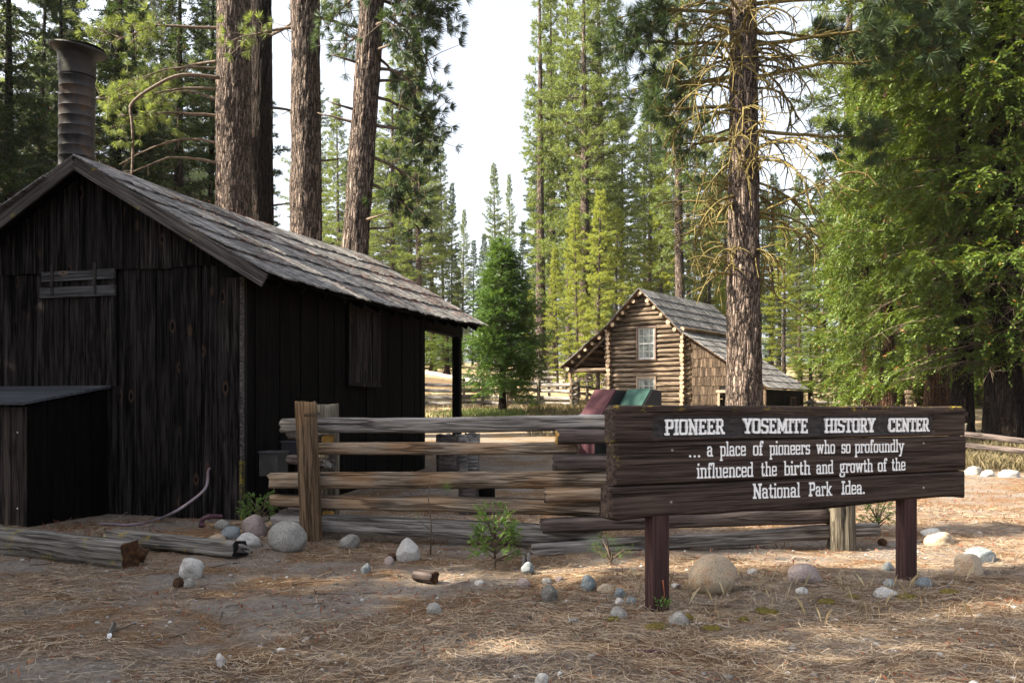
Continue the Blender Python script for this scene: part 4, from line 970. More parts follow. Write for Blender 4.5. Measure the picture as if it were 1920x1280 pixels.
LINES = [
 (.0, [('PIONEER', 1247, 1358, 816, 813.5, 29.5), ('YOSEMITE', 1394, 1515, 812.5, 812, 28), ('HISTORY', 1547, 1641, 811.5, 810, 27), ('CENTER', 1667, 1742, 809.5, 808.5, 25.5)]),
 (-.0035, [('...', 1290, 1314, 857, 857, 26), ('a', 1325, 1336, 855.6, 855.4, 27.5), ('place', 1349, 1398, 855, 854, 27), ('of', 1411, 1430, 853.6, 853.2, 27), ('pioneers', 1442, 1518, 852.8, 851.2, 26), ('who', 1530, 1565, 850.6, 850, 25.5), ('so', 1577, 1594, 849.6, 849.2, 25), ('profoundly', 1602, 1694, 849, 847, 24)]),
 (-.0035, [('influenced', 1306, 1412, 896.7, 893.4, 28), ('the', 1426, 1456, 892.8, 891.6, 27), ('birth', 1469, 1519, 891, 889.4, 26.5), ('and', 1530, 1562, 888.6, 887.4, 25.5), ('growth', 1574, 1636, 886.4, 884.4, 25), ('of', 1645, 1662, 883.8, 883.2, 24.5), ('the', 1671, 1697, 882.4, 881.4, 24)]),
 (-.0035, [('National', 1411, 1499, 934.6, 931.6, 28), ('Park', 1516, 1559, 930.4, 928.6, 26.5), ('Idea.', 1577, 1622, 927, 925.4, 25.5)])]
for yoff, words in LINES:
    for wd, p0, p1, b0, b1, hp in words:
        mb = MB()
        u0, u1 = su(p0), su(p1); z0, z1 = sz(p0, b0), sz(p1, b1); hh = hp / F * (6.07 + SDY * (u0 + u1) / 2)
        tail = .06
        def place(x, y, W, u0=u0, u1=u1, z0=z0, z1=z1, hh=hh):
            f = x / (W - .04); return (u0 + (u1 - u0) * f, yoff, z0 + (z1 - z0) * f + y * hh)
        trace(mb, wd, place)
        o = mb.build('lettering', M_WHITE, sgn)
        sm = o.modifiers.new('depth', 'SOLIDIFY'); sm.thickness = .022 if yoff == 0 else .0045; sm.offset = -1

# ================================================================ SHED
SHC = Vector((-3.386, 11.4, 0)); SHR = -R(15.7)
shed = empty('shed', SHC, SHR, label='weathered black plank shed with shake roof and tall stovepipe', cat='shed')
rs = np.random.default_rng(12)
APX, APZ, PIT, EV = -2.23, 4.67, .59, .547
def roofz(x, y=0): return APZ - PIT * abs(x - APX) + .15 * max(0, y) / 8.4 - .05 * math.sin(max(0, min(1, y / 8.4)) * PI)
def planks_wall(mb, x0, x1, zb, ztop, wr=(.28, .36), th=.03, axis='x', gap=.006, y=0.0, m=0, skip=None, sgn_=1):
    """vertical boards; axis x: wall across, axis y: wall running back"""
    x = x0
    while x < x1 - .02:
        w = rs.uniform(*wr); xe = min(x + w, x1)
        if x1 - xe < .1: xe = x1
        d = rs.uniform(-.008, .010); zt0, zt1 = ztop(x + gap), ztop(xe - gap); z0 = zb - rs.uniform(0, .03)
        lean = rs.uniform(-.006, .006)
        a, b = x + gap, xe - gap
        f, k = y + d, y + d + th
        e = .005
        if axis == 'x':
            prof = [(a, f + e), (a + e, f), (b - e, f), (b, f + e), (b, k), (a, k)]
        else:
            prof = [(f + e, a), (f, a + e), (f, b - e), (f + e, b), (k, b), (k, a)]
        V = []
        for q in prof: V.append((q[0], q[1], z0))
        for q in prof:
            tt = ((q[0] if axis == 'x' else q[1]) - a) / max(b - a, 1e-3)
            V.append((q[0] + (lean if axis == 'x' else 0), q[1] + (0 if axis == 'x' else lean), zt0 + (zt1 - zt0) * tt))
        n = 6
        Q = [(i, (i + 1) % n, (i + 1) % n + n, i + n) for i in range(n)]
        if axis == 'y': Q = [q[::-1] for q in Q]
        base = mb.n; mb.add(V, Q, m)
        mb.F.append((np.array([list(range(n, 2 * n))]) + base, m, False)); mb.F.append((np.array([list(range(n))[::-1]]) + base, m, False))
        x = xe
WL = -4.46
mb = MB()
planks_wall(mb, WL, -3.03, -.15, lambda x: 3.24, m=0)
planks_wall(mb, -3.03, -1.85, -.15, lambda x: 1.70, m=0)
planks_wall(mb, -1.85, 0, -.15, lambda x: 3.24, (.27, .36), m=0)
planks_wall(mb, WL, 0, 3.225, lambda x: roofz(x) - .07, (.16, .28), y=-.032, m=0)
mb.box((WL, .06, -.1), (0, .10, 3.2), 1)                       # near-black sheet painting the shade behind the gaps
mb.build('gable_wall', [M_SHED, M_DARK], shed)
mb = MB()
planks_wall(mb, 0.0, 6.3, -.1, lambda y: 3.22, (.24, .34), axis='y', y=-.03, m=0)
mb.box((-.08, .11, -.1), (-.045, 6.28, 3.2), 1)
mb.box((-2.2, 6.27, .0), (-.04, 6.31, 3.3), 0)
mb.box((WL, .1, -.1), (WL + .04, 6.3, 3.2), 0)
mb.box((WL, 6.27, .0), (-2.21, 6.31, 3.9), 0)
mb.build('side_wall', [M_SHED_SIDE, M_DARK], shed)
mb = MB(); mb.box((-.015, -.04, .75), (.012, .02, 3.2), 0); mb.build('corner_board', M_TRIM, shed)
mb = MB(); mb.box((-.018, -.045, -.1), (.016, .024, .745), 0); mb.build('corner_board', wood('mossy_corner_board', (.05, .045, .03), (.13, .12, .07), 'z', 1, .5, 1.6), shed)
# front shutter
mb = MB()
planks_wall(mb, -3.01, -1.87, 1.70, lambda x: 3.21, (.3, .42), y=-.028, m=0)
sh = mb.build('shutter', [M_SHED], shed)
mb = MB(); mb.box((-3.02, -.062, 3.10), (-1.87, -.030, 3.23), 0); mb.build('batten', M_BATTEN, sh)
mb = MB(); mb.box((-3.05, -.064, 2.88), (-1.86, -.030, 3.02), 0); mb.build('batten', M_BATTEN, sh)
for x in (-2.84, -2.16):
    mb = MB(); mb.box((x - .02, -.078, 2.90), (x + .02, -.063, 3.32), 0); mb.box((x - .03, -.095, 3.03), (x + .03, -.065, 3.08), 0)
    mb.build('hinge', M_IRON, sh)
# side shutter
mb = MB()
planks_wall(mb, 2.89, 4.07, 1.82, lambda y: 2.98, (.25, .33), axis='y', y=.035, m=0)
mb.box((.035, 2.86, 2.99), (.075, 4.10, 3.10), 0); mb.box((.035, 2.86, 1.76), (.075, 4.10, 1.815), 0)
mb.build('shutter', M_SHED, shed)
# porch post, header and rafters
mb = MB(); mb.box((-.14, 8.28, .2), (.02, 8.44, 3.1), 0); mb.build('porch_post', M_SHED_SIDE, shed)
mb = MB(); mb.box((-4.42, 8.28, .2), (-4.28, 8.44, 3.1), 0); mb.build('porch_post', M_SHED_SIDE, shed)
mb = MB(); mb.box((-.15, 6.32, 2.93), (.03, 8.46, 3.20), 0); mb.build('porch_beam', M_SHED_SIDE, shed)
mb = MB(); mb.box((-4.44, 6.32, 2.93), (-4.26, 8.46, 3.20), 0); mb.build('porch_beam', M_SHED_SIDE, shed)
mb = MB()
for y in np.arange(.1, 8.5, .62):
    for s in (1, -1):
        a = Vector((APX, y, roofz(APX, y) - .13)); xe = APX + s * (2.23 + .46); b = Vector((xe, y, roofz(xe, y) - .13))
        M = frame(a, b); mb.box((0, -.025, -.06), ((b - a).length, .025, .05), 0, M)
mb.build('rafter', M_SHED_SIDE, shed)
# sheathing + shakes
def shakes(mb, O, U, S, L, slope, course, wr, rng, th=.018, m=0, sag=None, lift=.03, jag=.05):
    """O at the ridge start, U along the ridge, S down the slope"""
    U, S = np.array(U, float), np.array(S, float); N = np.cross(U, S); N /= np.linalg.norm(N)
    if N[2] < 0: N = -N
    nc = max(1, int(round(slope / course))); course = slope / nc
    for c in range(nc):
        x = -rng.uniform(0, .1)
        while x < L:
            w = rng.uniform(*wr); xe = min(x + w, L + .04)
            s0 = max(c * course - course * .25, 0); s1 = (c + 1) * course + .05 + rng.uniform(-jag, jag)
            l1 = lift + rng.uniform(0, .014); l0 = .004 + rng.uniform(0, .003)
            tw = rng.uniform(-.006, .006)
            V = []
            for (xx, ss, ll) in [(x + .004, s0, l0), (xe - .004, s0, l0 + .001), (xe - .004, s1, l1 + tw), (x + .004, s1, l1 - tw)]:
                p = np.array(O) + U * xx + S * ss + N * ll
                if sag: p = p + np.array((0, 0, sag(xx, ss)))
                V.append(p)
            V = V + [p + N * th for p in V]
            b = mb.n
            mb.add(V, [(0, 1, 2, 3), (4, 7, 6, 5), (0, 4, 5, 1), (1, 5, 6, 2), (2, 6, 7, 3), (3, 7, 4, 0)], m)
            x = xe
YF, YB = -.35, 8.42
for s in (1, -1):
    mb = MB(); Sd = np.array((s * 1, 0, -PIT)); sl = (2.23 + EV) * math.hypot(1, PIT); Sd = Sd / np.linalg.norm(Sd)
    sag = lambda y, ss: (.15 * max(0, y + YF) / 8.4 - .05 * math.sin(max(0, min(1, (y + YF) / 8.4)) * PI) + .012 * float(vn(y * 1.3, ss * 2, 0, 51)))
    shakes(mb, (APX, YF, APZ - .03), (0, 1, 0), Sd, YB - YF, sl, .60, (.09, .24), rs, sag=sag, lift=.036, jag=.045)
    # boards beneath
    n = 9; ys = np.linspace(YF + .03, YB - .03, n)
    V = []
    for y in ys:
        for x in (APX, APX + s * (2.23 + EV - .06)):
            z = roofz(x, y) - .05 - (0 if x == APX else 0); V += [(x, y, z), (x, y, z - .03)]
    for i in range(n - 1):
        a = i * 4; mb.add([V[a], V[a + 2], V[a + 6], V[a + 4], V[a + 1], V[a + 3], V[a + 7], V[a + 5]], [(0, 1, 2, 3), (7, 6, 5, 4), (0, 4, 5, 1), (2, 6, 7, 3), (1, 5, 6, 2), (3, 7, 4, 0)], 1)
    o = mb.build('roof', [M_SHAKE, M_SHED_SIDE], shed)
for s in (1, -1):
    a = Vector((APX, YF - .01, roofz(APX) - .10)); xe = APX + s * (2.23 + EV - .02); b = Vector((xe, YF - .01, roofz(xe) - .10))
    M = frame(a, b); mb = MB(); Lr = (b - a).length; mb.box((0.0, -.016, -.085), (Lr, .016, .085), 0); mb.build('rake_board', M_TRIM, shed, M=M)
mb = MB(); mb.box((APX + .02, YB - .03, 3.3), (APX + .021, YB, 3.31), 0)
mb.box((-.1, -.30, 3.02), (.33, -.22, 3.12), 0); mb.build('lookout_beam', M_SHED_SIDE, shed)
# stovepipe
mb = MB(); z0, z1 = 3.9, 6.22; nr = int((z1 - z0) / .143)
for k in range(nr):
    a = z0 + k * .143; rr = .245 + rs.uniform(-.003, .003)
    zz = [a, a + .125, a + .132, a + .138, a + .143]; rd = [rr, rr - .004, rr + .008, rr + .008, rr]
    mb.tube(np.array([(.02 * (z - z0) / 2.3, 0, z) for z in zz]), rd, 28, 0, cap=False)
pipe = mb.build('stovepipe', M_TIN, shed, loc=(-3.31, .9, 0))
mb = MB(); mb.tube(np.array([(.02, 0, 6.2), (.02, 0, 6.22), (.02, 0, 6.49), (.022, 0, 6.525), (.03, 0, 6.575), (.035, 0, 6.60), (.035, 0, 6.615), (.035, 0, 6.60)]), [.250, .254, .256, .28, .375, .40, .395, .37], 32, 0, cap=False)
mb.tube(np.array([(.02, 0, 6.45), (.02, 0, 6.452)]), [.24, .24], 28, 1)
pc = mb.build('pipe_cap', [M_IRON, M_DARK], pipe); pc.location = (0, 0, 0)
# bin in front of the gable wall
def sh_w(x, y, z=0): return Matrix.Translation(SHC) @ Matrix.Rotation(SHR, 4, 'Z') @ Vector((x, y, z))
bn = empty('storage_bin', sh_w(-2.6, -.7), SHR, label='plank storage bin with sloping lid built against the shed front', cat='bin')
mb = MB()
for (x0, x1, ax_, yy) in [(-1.2, .61, 'x', -.7)]:
    planks_wall(mb, x0, x1, -.1, lambda x: 1.42, (.16, .24), y=yy, m=0)
mb.build('front_panel', wood('bin_front_planks', (.03, .024, .022), (.12, .09, .075), 'z', .6, .6, 0, True, .9), bn)
mb = MB()
planks_wall(mb, -.668, .66, -.1, lambda y: 1.43 + .155 * (y + .7), (.3, .4), axis='y', y=.58, m=0)
mb.build('side_panel', M_SHED_SIDE, bn)
mb = MB(); mb.box((-1.2, -.66, -.1), (-1.17, .66, 1.4), 0)
mb.build('side_panel', M_SHED_SIDE, bn)
M = frame(Vector((0, -.78, 1.455)), Vector((0, .66, 1.68)), (1, 0, 0))
mb = MB(); a, b = Vector((0, -.80, 1.445)), Vector((0, .655, 1.675)); Lb = (b - a).length
for k in range(6):
    y0_, y1_ = k / 6, (k + 1) / 6 - .004
    p, q = a.lerp(b, y0_), a.lerp(b, y1_)
    mb.add([(-1.25, p.y, p.z), (.68, p.y, p.z), (.68, q.y, q.z), (-1.25, q.y, q.z), (-1.25, p.y, p.z + .03), (.68, p.y, p.z + .03), (.68, q.y, q.z + .03), (-1.25, q.y, q.z + .03)],
           [(3, 2, 1, 0), (4, 5, 6, 7), (0, 1, 5, 4), (1, 2, 6, 5), (2, 3, 7, 6), (3, 0, 4, 7)])
mb.build('lid', wood('slate_lid_boards', (.05, .055, .065), (.13, .14, .155), 'x', 1, .5, 0, False, .4), bn)
mb = MB()
for z in (1.12, .23):
    c = np.array((.50, -.70, z)); mb.tube(np.array([c + (0, 0, 0), c + (0, -.015, 0), c + (0, -.02, 0)]), [.016, .016, .009], 8, 0)
mb.build('bolt', simple('shiny_bolt', (.5, .5, .5), (.8, .8, .8), 30, .25, 0, .5, .9), bn)
# utility boxes beside the side wall
for px, py, w, h, Y, lab in [(513, 868, 38, 46, 11.3, 'small dark utility box standing beside the shed corner'), (550, 848, 32, 44, 11.9, 'second dark utility box half hidden by the fence post')]:
    g = GX(px, Y); e = empty('utility_box', g, SHR, label=lab, cat='box', group='utility boxes at the shed wall')
    W, Hh = w / F * Y, h / F * Y; zt = EYE + (HY - (py - h / 2)) / F * Y - g.z
    mb = MB(); mb.box((-W / 2, -W / 2, zt - Hh), (W / 2, W / 2, zt - .02), 0); mb.build('case', simple('dark_slate_box', (.008, .008, .010), (.02, .02, .024), 9, .6, .1), e)
    mb = MB(); mb.box((-W / 2 - .012, -W / 2 - .012, zt - .02), (W / 2 + .012, W / 2 + .012, zt), 0); mb.build('lid', simple('slate_box_lid', (.025, .025, .032), (.04, .04, .05), 9, .5, .1), e)
    mb = MB(); mb.box((-.045, -.045, -.2), (.045, .045, zt - Hh), 0); mb.build('post', M_SHED_SIDE, e)
# cable out of the wall and elbow pipe
a = sh_w(-.47, -.035, .62); pts = [sh_w(-.47, .06, .63), a] + [P(385, 915, 11.2), P(350, 945, 11.0), P(322, 962, 10.85)]
for px, py in [(300, 974), (270, 983), (235, 987), (205, 985), (185, 984)]:
    g = G(px, py); pts.append(g + Vector((0, 0, .015)))
from mathutils.geometry import interpolate_bezier
mb = MB(); mb.tube(smooth_pts(pts), .017, 8, 0); tag(mb.build('cable', M_CABLE), 'grey pink cable curving out of a hole in the shed wall to the ground', 'cable')
g = G(378, 988); mb = MB(); mb.tube(smooth_pts([g + Vector((0, 0, -.05)), g + Vector((0, 0, .05)), g + Vector((.02, 0, .10)), g + Vector((.10, .03, .125)), P(416, 968, g.y + .12)]), .027, 10, 0)
mb.tube(np.array([g + Vector((0, 0, .0)), g + Vector((0, 0, .05))]), .036, 10, 0); mb.tube(np.array([g + Vector((.06, .02, .117)), g + Vector((.10, .03, .127))]), .035, 10, 0)
tag(mb.build('elbow_pipe', M_PIPE), 'short purple elbow pipe rising from the ground at the shed foot', 'pipe')

# ================================================================ ROCKS
import bmesh
bm = bmesh.new(); bmesh.ops.create_icosphere(bm, subdivisions=4, radius=1)
ICO_V = np.array([v.co[:] for v in bm.verts]); ICO_F = np.array([[v.index for v in f.verts] for f in bm.faces]); bm.free()
RK = 'stones lying on the ground before the fence'
def rock(px, py, w, h, kind, label, seed, sink=.22, angular=.0, depth=.85, tilt=0, lump=.22, rz=None):
    """px,py: middle of the visible foot of the stone"""
    g = G(px, py); r_ = np.random.default_rng(seed); Y = g.y
    W, Hh = w / F * Y / 2, h / F * Y
    V = ICO_V.copy(); o = r_.uniform(0, 50, 3)
    n = fbm(V[:, 0] * 1.1 + o[0], V[:, 1] * 1.1 + o[1], V[:, 2] * 1.1 + o[2], seed, 5); sink = sink + .07; angular = angular if w > 70 else max(angular, .25)
    V = V * (1 + (lump if w < 70 else .11) * n[:, None])
    if angular:
        for k in range(9):
            d = unit(r_.normal(size=3)); lim = r_.uniform(.58, .86); pr = V @ d
            V = V - np.clip(pr - lim, 0, None)[:, None] * d[None] * angular
    V = V + .012 * vn(V[:, 0] * 9, V[:, 1] * 9, V[:, 2] * 9, seed + 3)[:, None] * V
    hz = Hh / (2 - 2 * sink)
    V = V / np.abs(V).max(0) * np.array((W, W * depth, hz))
    c, s = math.cos(tilt), math.sin(tilt); V = V @ np.array(((c, 0, s), (0, 1, 0), (-s, 0, c)))
    mb = MB(); mb.add(V, ICO_F, 0, True)
    o = mb.build('stone', ST[kind], loc=(g.x, g.y + W * depth * .6, gzf(g.x, g.y + W * depth * .6) + hz * (1 - 2 * sink)))
    if rz: o.rotation_euler = (0, 0, rz)
    return tag(o, label, 'stone', RK)
ROCKS = [
 (535, 1034, 76, 58, 'grey', 'big round speckled grey boulder at the foot of the left fence post', .1, 0),
 (653, 1030, 40, 28, 'grey', 'oval grey stone right of the left fence post', .12, 0),
 (764, 1052, 46, 44, 'white', 'lumpy pale stone standing tall under the lowest rail', .15, .9),
 (729, 1059, 20, 17, 'pink', 'small pinkish stone leaning on the lumpy pale stone', .2, .5),
 (685, 1076, 20, 19, 'blue', 'small blue grey stone left below the pinkish one', .15, .5),
 (812, 1150, 32, 18, 'grey', 'flat grey stone alone in the needles below the wood chunk', .3, .2),
 (990, 1078, 27, 23, 'blue', 'blue grey stone with wood splinters behind it', .15, 0),
 (981, 1102, 28, 17, 'pink', 'pink and white stone below the one with wood splinters', .25, .2),
 (1030, 1130, 36, 32, 'dark', 'dark pointed stone between the seedling and the sign post', .15, .8),
 (1104, 1108, 31, 29, 'blue', 'rounded blue grey stone left of the tan pair', .15, .3),
 (1137, 1112, 34, 19, 'tan', 'tan lumpy stone beside the rounded blue grey one', .2, .6),
 (1163, 1121, 23, 18, 'blue', 'square cornered blue stone below the tan lumpy one', .2, .9),
 (1162, 1132, 19, 11, 'white', 'little white stone left of the sign post', .3, .2),
 (1184, 1131, 22, 12, 'blue', 'little blue stone right of the little white one', .3, .6),
 (1341, 1115, 94, 72, 'tan', 'largest tan boulder standing under the sign', .06, 0),
 (1412, 1078, 21, 12, 'white', 'small white stone right of the largest boulder', .3, 0),
 (1515, 1093, 70, 33, 'pink', 'low pinkish grey rock under the right half of the sign', .2, .5),
 (1505, 1115, 25, 13, 'white', 'small whitish stone below the low pinkish rock', .3, .3),
 (1663, 1121, 48, 19, 'white', 'flat white stone left of the right sign post', .35, .3),
 (1671, 1100, 24, 12, 'blue', 'small flat stone touching the right sign post on its left', .35, .2),
 (1737, 1102, 34, 17, 'blue', 'blue stone lying against the right side of the right sign post', .35, .1),
 (1668, 1071, 22, 17, 'blue', 'grey stone half hidden behind the right sign post', .3, 0),
 (1752, 1006, 46, 14, 'white', 'flat pale stone at the top of the bank right of the sign', .4, .5),
 (1768, 1022, 60, 24, 'tan', 'broad tan stone below the flat pale one on the bank', .35, .2),
 (1824, 1078, 58, 42, 'tan', 'slanting tan slab stone on the bank at the right', .3, .8),
 (1846, 1056, 64, 26, 'blue', 'dark blue slab behind the slanting tan stone', .4, .8),
 (1827, 890, 36, 17, 'grey', 'grey stone at the grass edge next to the end of the sign', .35, .1),
 (1857, 893, 30, 12, 'white', 'small pale stone at the grass edge between grey and white stones', .4, .1),
 (1898, 895, 44, 14, 'white', 'long white stone at the grass edge near the right border', .4, .1),
 (357, 1084, 48, 37, 'white', 'white stone in front of the two fallen logs', .15, .3),
 (353, 1102, 22, 19, 'grey', 'small grey stone just below the white one by the logs', .2, .2),
 (414, 992, 29, 17, 'grey', 'light speckled stone beside the elbow pipe', .25, 0),
 (429, 1012, 40, 27, 'blue', 'blue stone in the heap at the shed corner', .2, .2),
 (461, 1027, 48, 28, 'white', 'pale egg shaped stone at the front of the heap', .25, 0),
 (474, 1006, 46, 42, 'pink', 'dull pinkish rock at the back of the heap under the seedling', .2, .5),
 (405, 1017, 36, 14, 'tan', 'flat brownish stone half buried behind the second log', .4, 0),
 (412, 1252, 19, 27, 'white', 'upright white chip stone low on the left', .15, .9),
 (1016, 1284, 27, 22, 'white', 'pale stone cut by the bottom edge of the photo', .3, .6),
 (898, 1098, 20, 11, 'white', 'small flat pale stone below the green seedling', .35, .3),
 (1049, 1092, 17, 12, 'pink', 'tiny pale stone between the blue stones', .3, .3),
 (1026, 1095, 20, 11, 'grey', 'tiny grey stone left of the tiny pale one', .35, .3),
 (1075, 1168, 22, 9, 'grey', 'flat bluish pebble left below the left sign post', .4, 0),
 (1275, 1172, 40, 22, 'grey', 'grey stone in the moss right of the left sign post', .4, .3),
 (1160, 1158, 40, 20, 'grey', 'grey stone in the moss left of the left sign post', .45, .2),
 (784, 908, 24, 8, 'blue', 'pale stone seen between the lower rails of the fence', .3, 0)]
for i, (px, py, w, h, kd, lab, sink, ang) in enumerate(ROCKS): rock(px, py, w, h, kd, lab, 200 + i, sink, ang)

# loose pebbles: nobody could count them
rp = np.random.default_rng(8); mb = MB()
bm = bmesh.new(); bmesh.ops.create_icosphere(bm, subdivisions=1, radius=1); pv = np.array([v.co[:] for v in bm.verts]); pf = np.array([[v.index for v in f.verts] for f in bm.faces]); bm.free()
n = 2600; Yp = 4.4 + 12 * rp.random(n)**1.4; Xp = Yp * rp.uniform(-.6, .6, n); Zp = gz(Xp, Yp)
for x, y, z in zip(Xp, Yp, Zp):
    s = rp.gamma(2, .0035) + .003; V = pv * (1 + .3 * rp.uniform(-1, 1, (len(pv), 1))) * np.array((1, rp.uniform(.6, 1), .6)) * s + (x, y, z + s * .2); mb.add(V, pf, 0)
t = NT('pebble_mix'); M_PEB = t.pbr(t.ramp(t.island(), [(0, (.12, .11, .10)), (.6, (.30, .28, .26)), (1, (.58, .56, .54))]), .9, None, .2)
tag(mb.build('gravel', M_PEB), 'tiny pebbles scattered through the needles', 'gravel', kind='stuff')

# ================================================================ FALLEN WOOD
def G0(px, py, up=0): g = G(px, py); g.z += up; return g
lg = empty('fallen_log', G(130, 1052), label='grey lichen spotted hewn log with a rotten broken end at the left edge', cat='log', group='fallen logs before the shed')
beam('log', G0(-40, 1030, .11), G0(243, 1064, .105), .25, .19, [M_LOGG, M_ROTTEN], lg, rough=.16, sq=9)
a, b = G0(238, 1061, .12), G0(272, 1060, .07)
beam('broken_end', a, b, .19, .15, [M_ROTTEN, M_ROTTEN], lg, rough=.5, taper=(.95, .45), n=12)
lg2 = empty('fallen_log', G(330, 1035), label='thin grey log lying behind the lichen spotted log', cat='log', group='fallen logs before the shed')
beam('log', G0(208, 1022, .09), G0(452, 1045, .085), .17, .2, [M_LOGG, M_DARK], lg2, rough=.2, sq=3)
beam('broken_end', G0(448, 1045, .10), G0(473, 1043, .05), .08, .12, [M_RAIL_G, M_ROTTEN], lg2, rough=.4, taper=(.9, .3), n=10)
o = beam('wood_chunk', G0(783, 1093, .06), G0(815, 1096, .055), .11, .10, [M_RAIL_D, M_ROTTEN], None, rough=.3); tag(o, 'short broken chunk of wood lying in the needles', 'wood chunk')
for px, lab in [(983, 'left wood splinter standing behind the blue grey stone'), (992, 'right wood splinter standing behind the blue grey stone')]:
    o = beam('wood_splinter', G0(px, 1068, -.03), G0(px, 1064, .12) + Vector((0, .04, .0)), .05, .035, [M_RAIL_G, M_RAIL_G], None, rough=.3); tag(o, lab, 'splinter', 'wood splinters behind the blue grey stone')
o = beam('stick', G0(203, 1199, .02), G0(211, 1180, .025), .028, .028, [M_LOGG, M_WHITE], None, rough=.1, sq=2, n=8); tag(o, 'short pale stick lying alone on the bare dirt at the left', 'stick')
o = beam('cone_core', G0(1178, 1222, .012), G0(1245, 1222, .012), .022, .022, [M_PIPE, M_PIPE], None, rough=.3, sq=2, n=30, wob=.03); tag(o, 'dark thin bent cone core lying on sand below the sign', 'cone core')
for px, py, w, h, Y, lab, mt in [(838, 829, 40, 15, 16.5, 'dark log block left in the pair behind the second rail', M_RAIL_D), (866, 829, 20, 14, 16.7, 'short grey log block right of the dark block', M_RAIL_G), (886, 830, 28, 18, 17, 'square grey log block at the right end of the pair', M_RAIL_G),
                          (880, 934, 36, 36, 11.8, 'left dark wooden block standing behind the fence', M_RAIL_D), (912, 934, 34, 36, 11.9, 'right dark wooden block standing behind the fence', M_SHED_SIDE)]:
    zt = EYE + (HY - (py - h)) / F * Y; x = (px - HX) / F * Y; g = gzf(x, Y)
    o = post('wood_block', (x, Y, g - .05), (x, Y, max(zt, g + .1)), w / F * Y, w / F * Y * .8, [mt, M_RAIL_G], None, rough=.1, n=8, sq=5); tag(o, lab, 'wood block', 'wood blocks behind the fence')

# ================================================================ BEAR-PROOF BINS
def bear_bin(px, Y, mat, lab, w=.62, ztop=1.735):
    x = (px - HX) / F * Y; g = gzf(x, Y); d = Vector((-.84, -.54, 0)); rz = math.atan2(d.y, d.x)
    e = empty('trash_bin', (x, Y, g), rz, label=lab, cat='bin', group='steel bins behind the sign')
    zt = ztop - g; dp = .36
    prof = [(-dp, 0), (dp, 0), (dp, zt - .50), (dp * .5, zt - .46), (-dp * .42, zt), (-dp, zt - .02)]
    mb = MB(); n = len(prof)
    V = [(a, -w / 2, b) for a, b in prof] + [(a, w / 2, b) for a, b in prof]
    mb.add(V, [(i, i + n, (i + 1) % n + n, (i + 1) % n)[::-1] for i in (0, 1, 4, 5)], 0)
    mb.F.append((np.array([list(range(n))]), 0, False)); mb.F.append((np.array([list(range(n, 2 * n))[::-1]]), 0, False)); 
    mb.build('body', [M_BIN_K if False else mat], e)
    mb = MB(); q = [prof[2], prof[3], prof[4]]
    def plate(p, r, m, lift=.006):
        nx2, nz2 = -(r[1] - p[1]), (r[0] - p[0]); l = math.hypot(nx2, nz2); nx2, nz2 = nx2 / l, nz2 / l
        if nz2 < 0: nx2, nz2 = -nx2, -nz2
        A = [(p[0] + nx2 * k, s * (w / 2 - .004), p[1] + nz2 * k) for k in (0, lift + .02) for s in (-1, 1)]; Bq = [(r[0] + nx2 * k, s * (w / 2 - .004), r[1] + nz2 * k) for k in (0, lift + .02) for s in (-1, 1)]
        V = A + Bq; mb.add(V, [(0, 1, 5, 4), (2, 6, 7, 3), (0, 2, 3, 1), (4, 5, 7, 6), (0, 4, 6, 2), (1, 3, 7, 5)], m)
    plate(prof[3], prof[4], 0); mb.build('lid', [mat], e)
    mb = MB(); plate(prof[2], (prof[3][0], prof[3][1]), 0); mb.build('ledge', [M_BIN_L], e)
    mb = MB()
    for s in (-1, 1):
        y = s * (w / 2 + .012); yy = s * (w / 2 + .002)
        V = [(a, y, b) for a, b in prof] + [(a, yy, b) for a, b in prof]
        b0 = mb.n; mb.add(V, [(i, (i + 1) % n, (i + 1) % n + n, i + n) for i in range(n)], 0); mb.F.append((np.array([list(range(n))]) + b0, 0, False)); mb.F.append((np.array([list(range(n, 2 * n))[::-1]]) + b0, 0, False))
    mb.build('side_panel', [M_BIN_K], e)  # end plates that carry the painted shade
bear_bin(1124, 16.3, M_BIN_B, 'maroon steel bin with sloping lid behind the left end of the sign')
bear_bin(1188, 15.9, M_BIN_G, 'green steel bin with sloping lid behind the sign')

# ================================================================ CABIN
CBO = Vector((4.79, 44, 0)); CBR = -R(35.8); CZ0 = .72
cab = empty('log_cabin', (CBO.x, CBO.y, 0), CBR, label='two storey log cabin with porch and shingled lean to behind the sign', cat='cabin')
rc = np.random.default_rng(33)
def logrow(mb, x0, x1, y, z, r, axis='x', k=12, n=8):
    s = np.linspace(x0, x1, n); o = rc.uniform(0, 99)
    dz = .012 * vn(s * .9 + o, 1, 0, 61); rr = r * (1 + .07 * vn(s * 1.3 + o, 2, 0, 62)) * np.linspace(*((1.06, .94) if rc.random() < .5 else (.94, 1.06)), n)
    pts = np.stack([s, np.full(n, y), z + dz], -1) if axis == 'x' else np.stack([np.full(n, y), s, z + dz], -1)
    mb.tube(pts, rr, k, 0, True, 1)
WX1 = 3.87
mb = MB(); z = CZ0 + .1; i = 0
holes = [(1.506, 2.43, 3.73, 5.30), (1.506, 2.43, 1.40, 2.92)]
def gable_half(z):                                           # where the log meets the roof
    l = -.25 if z < 5.2 else .15 + (z - 5.43) / .98
    r = WX1 + .3 if z < 4.8 else 3.92 - (z - 4.91) / 1.0
    return l, r
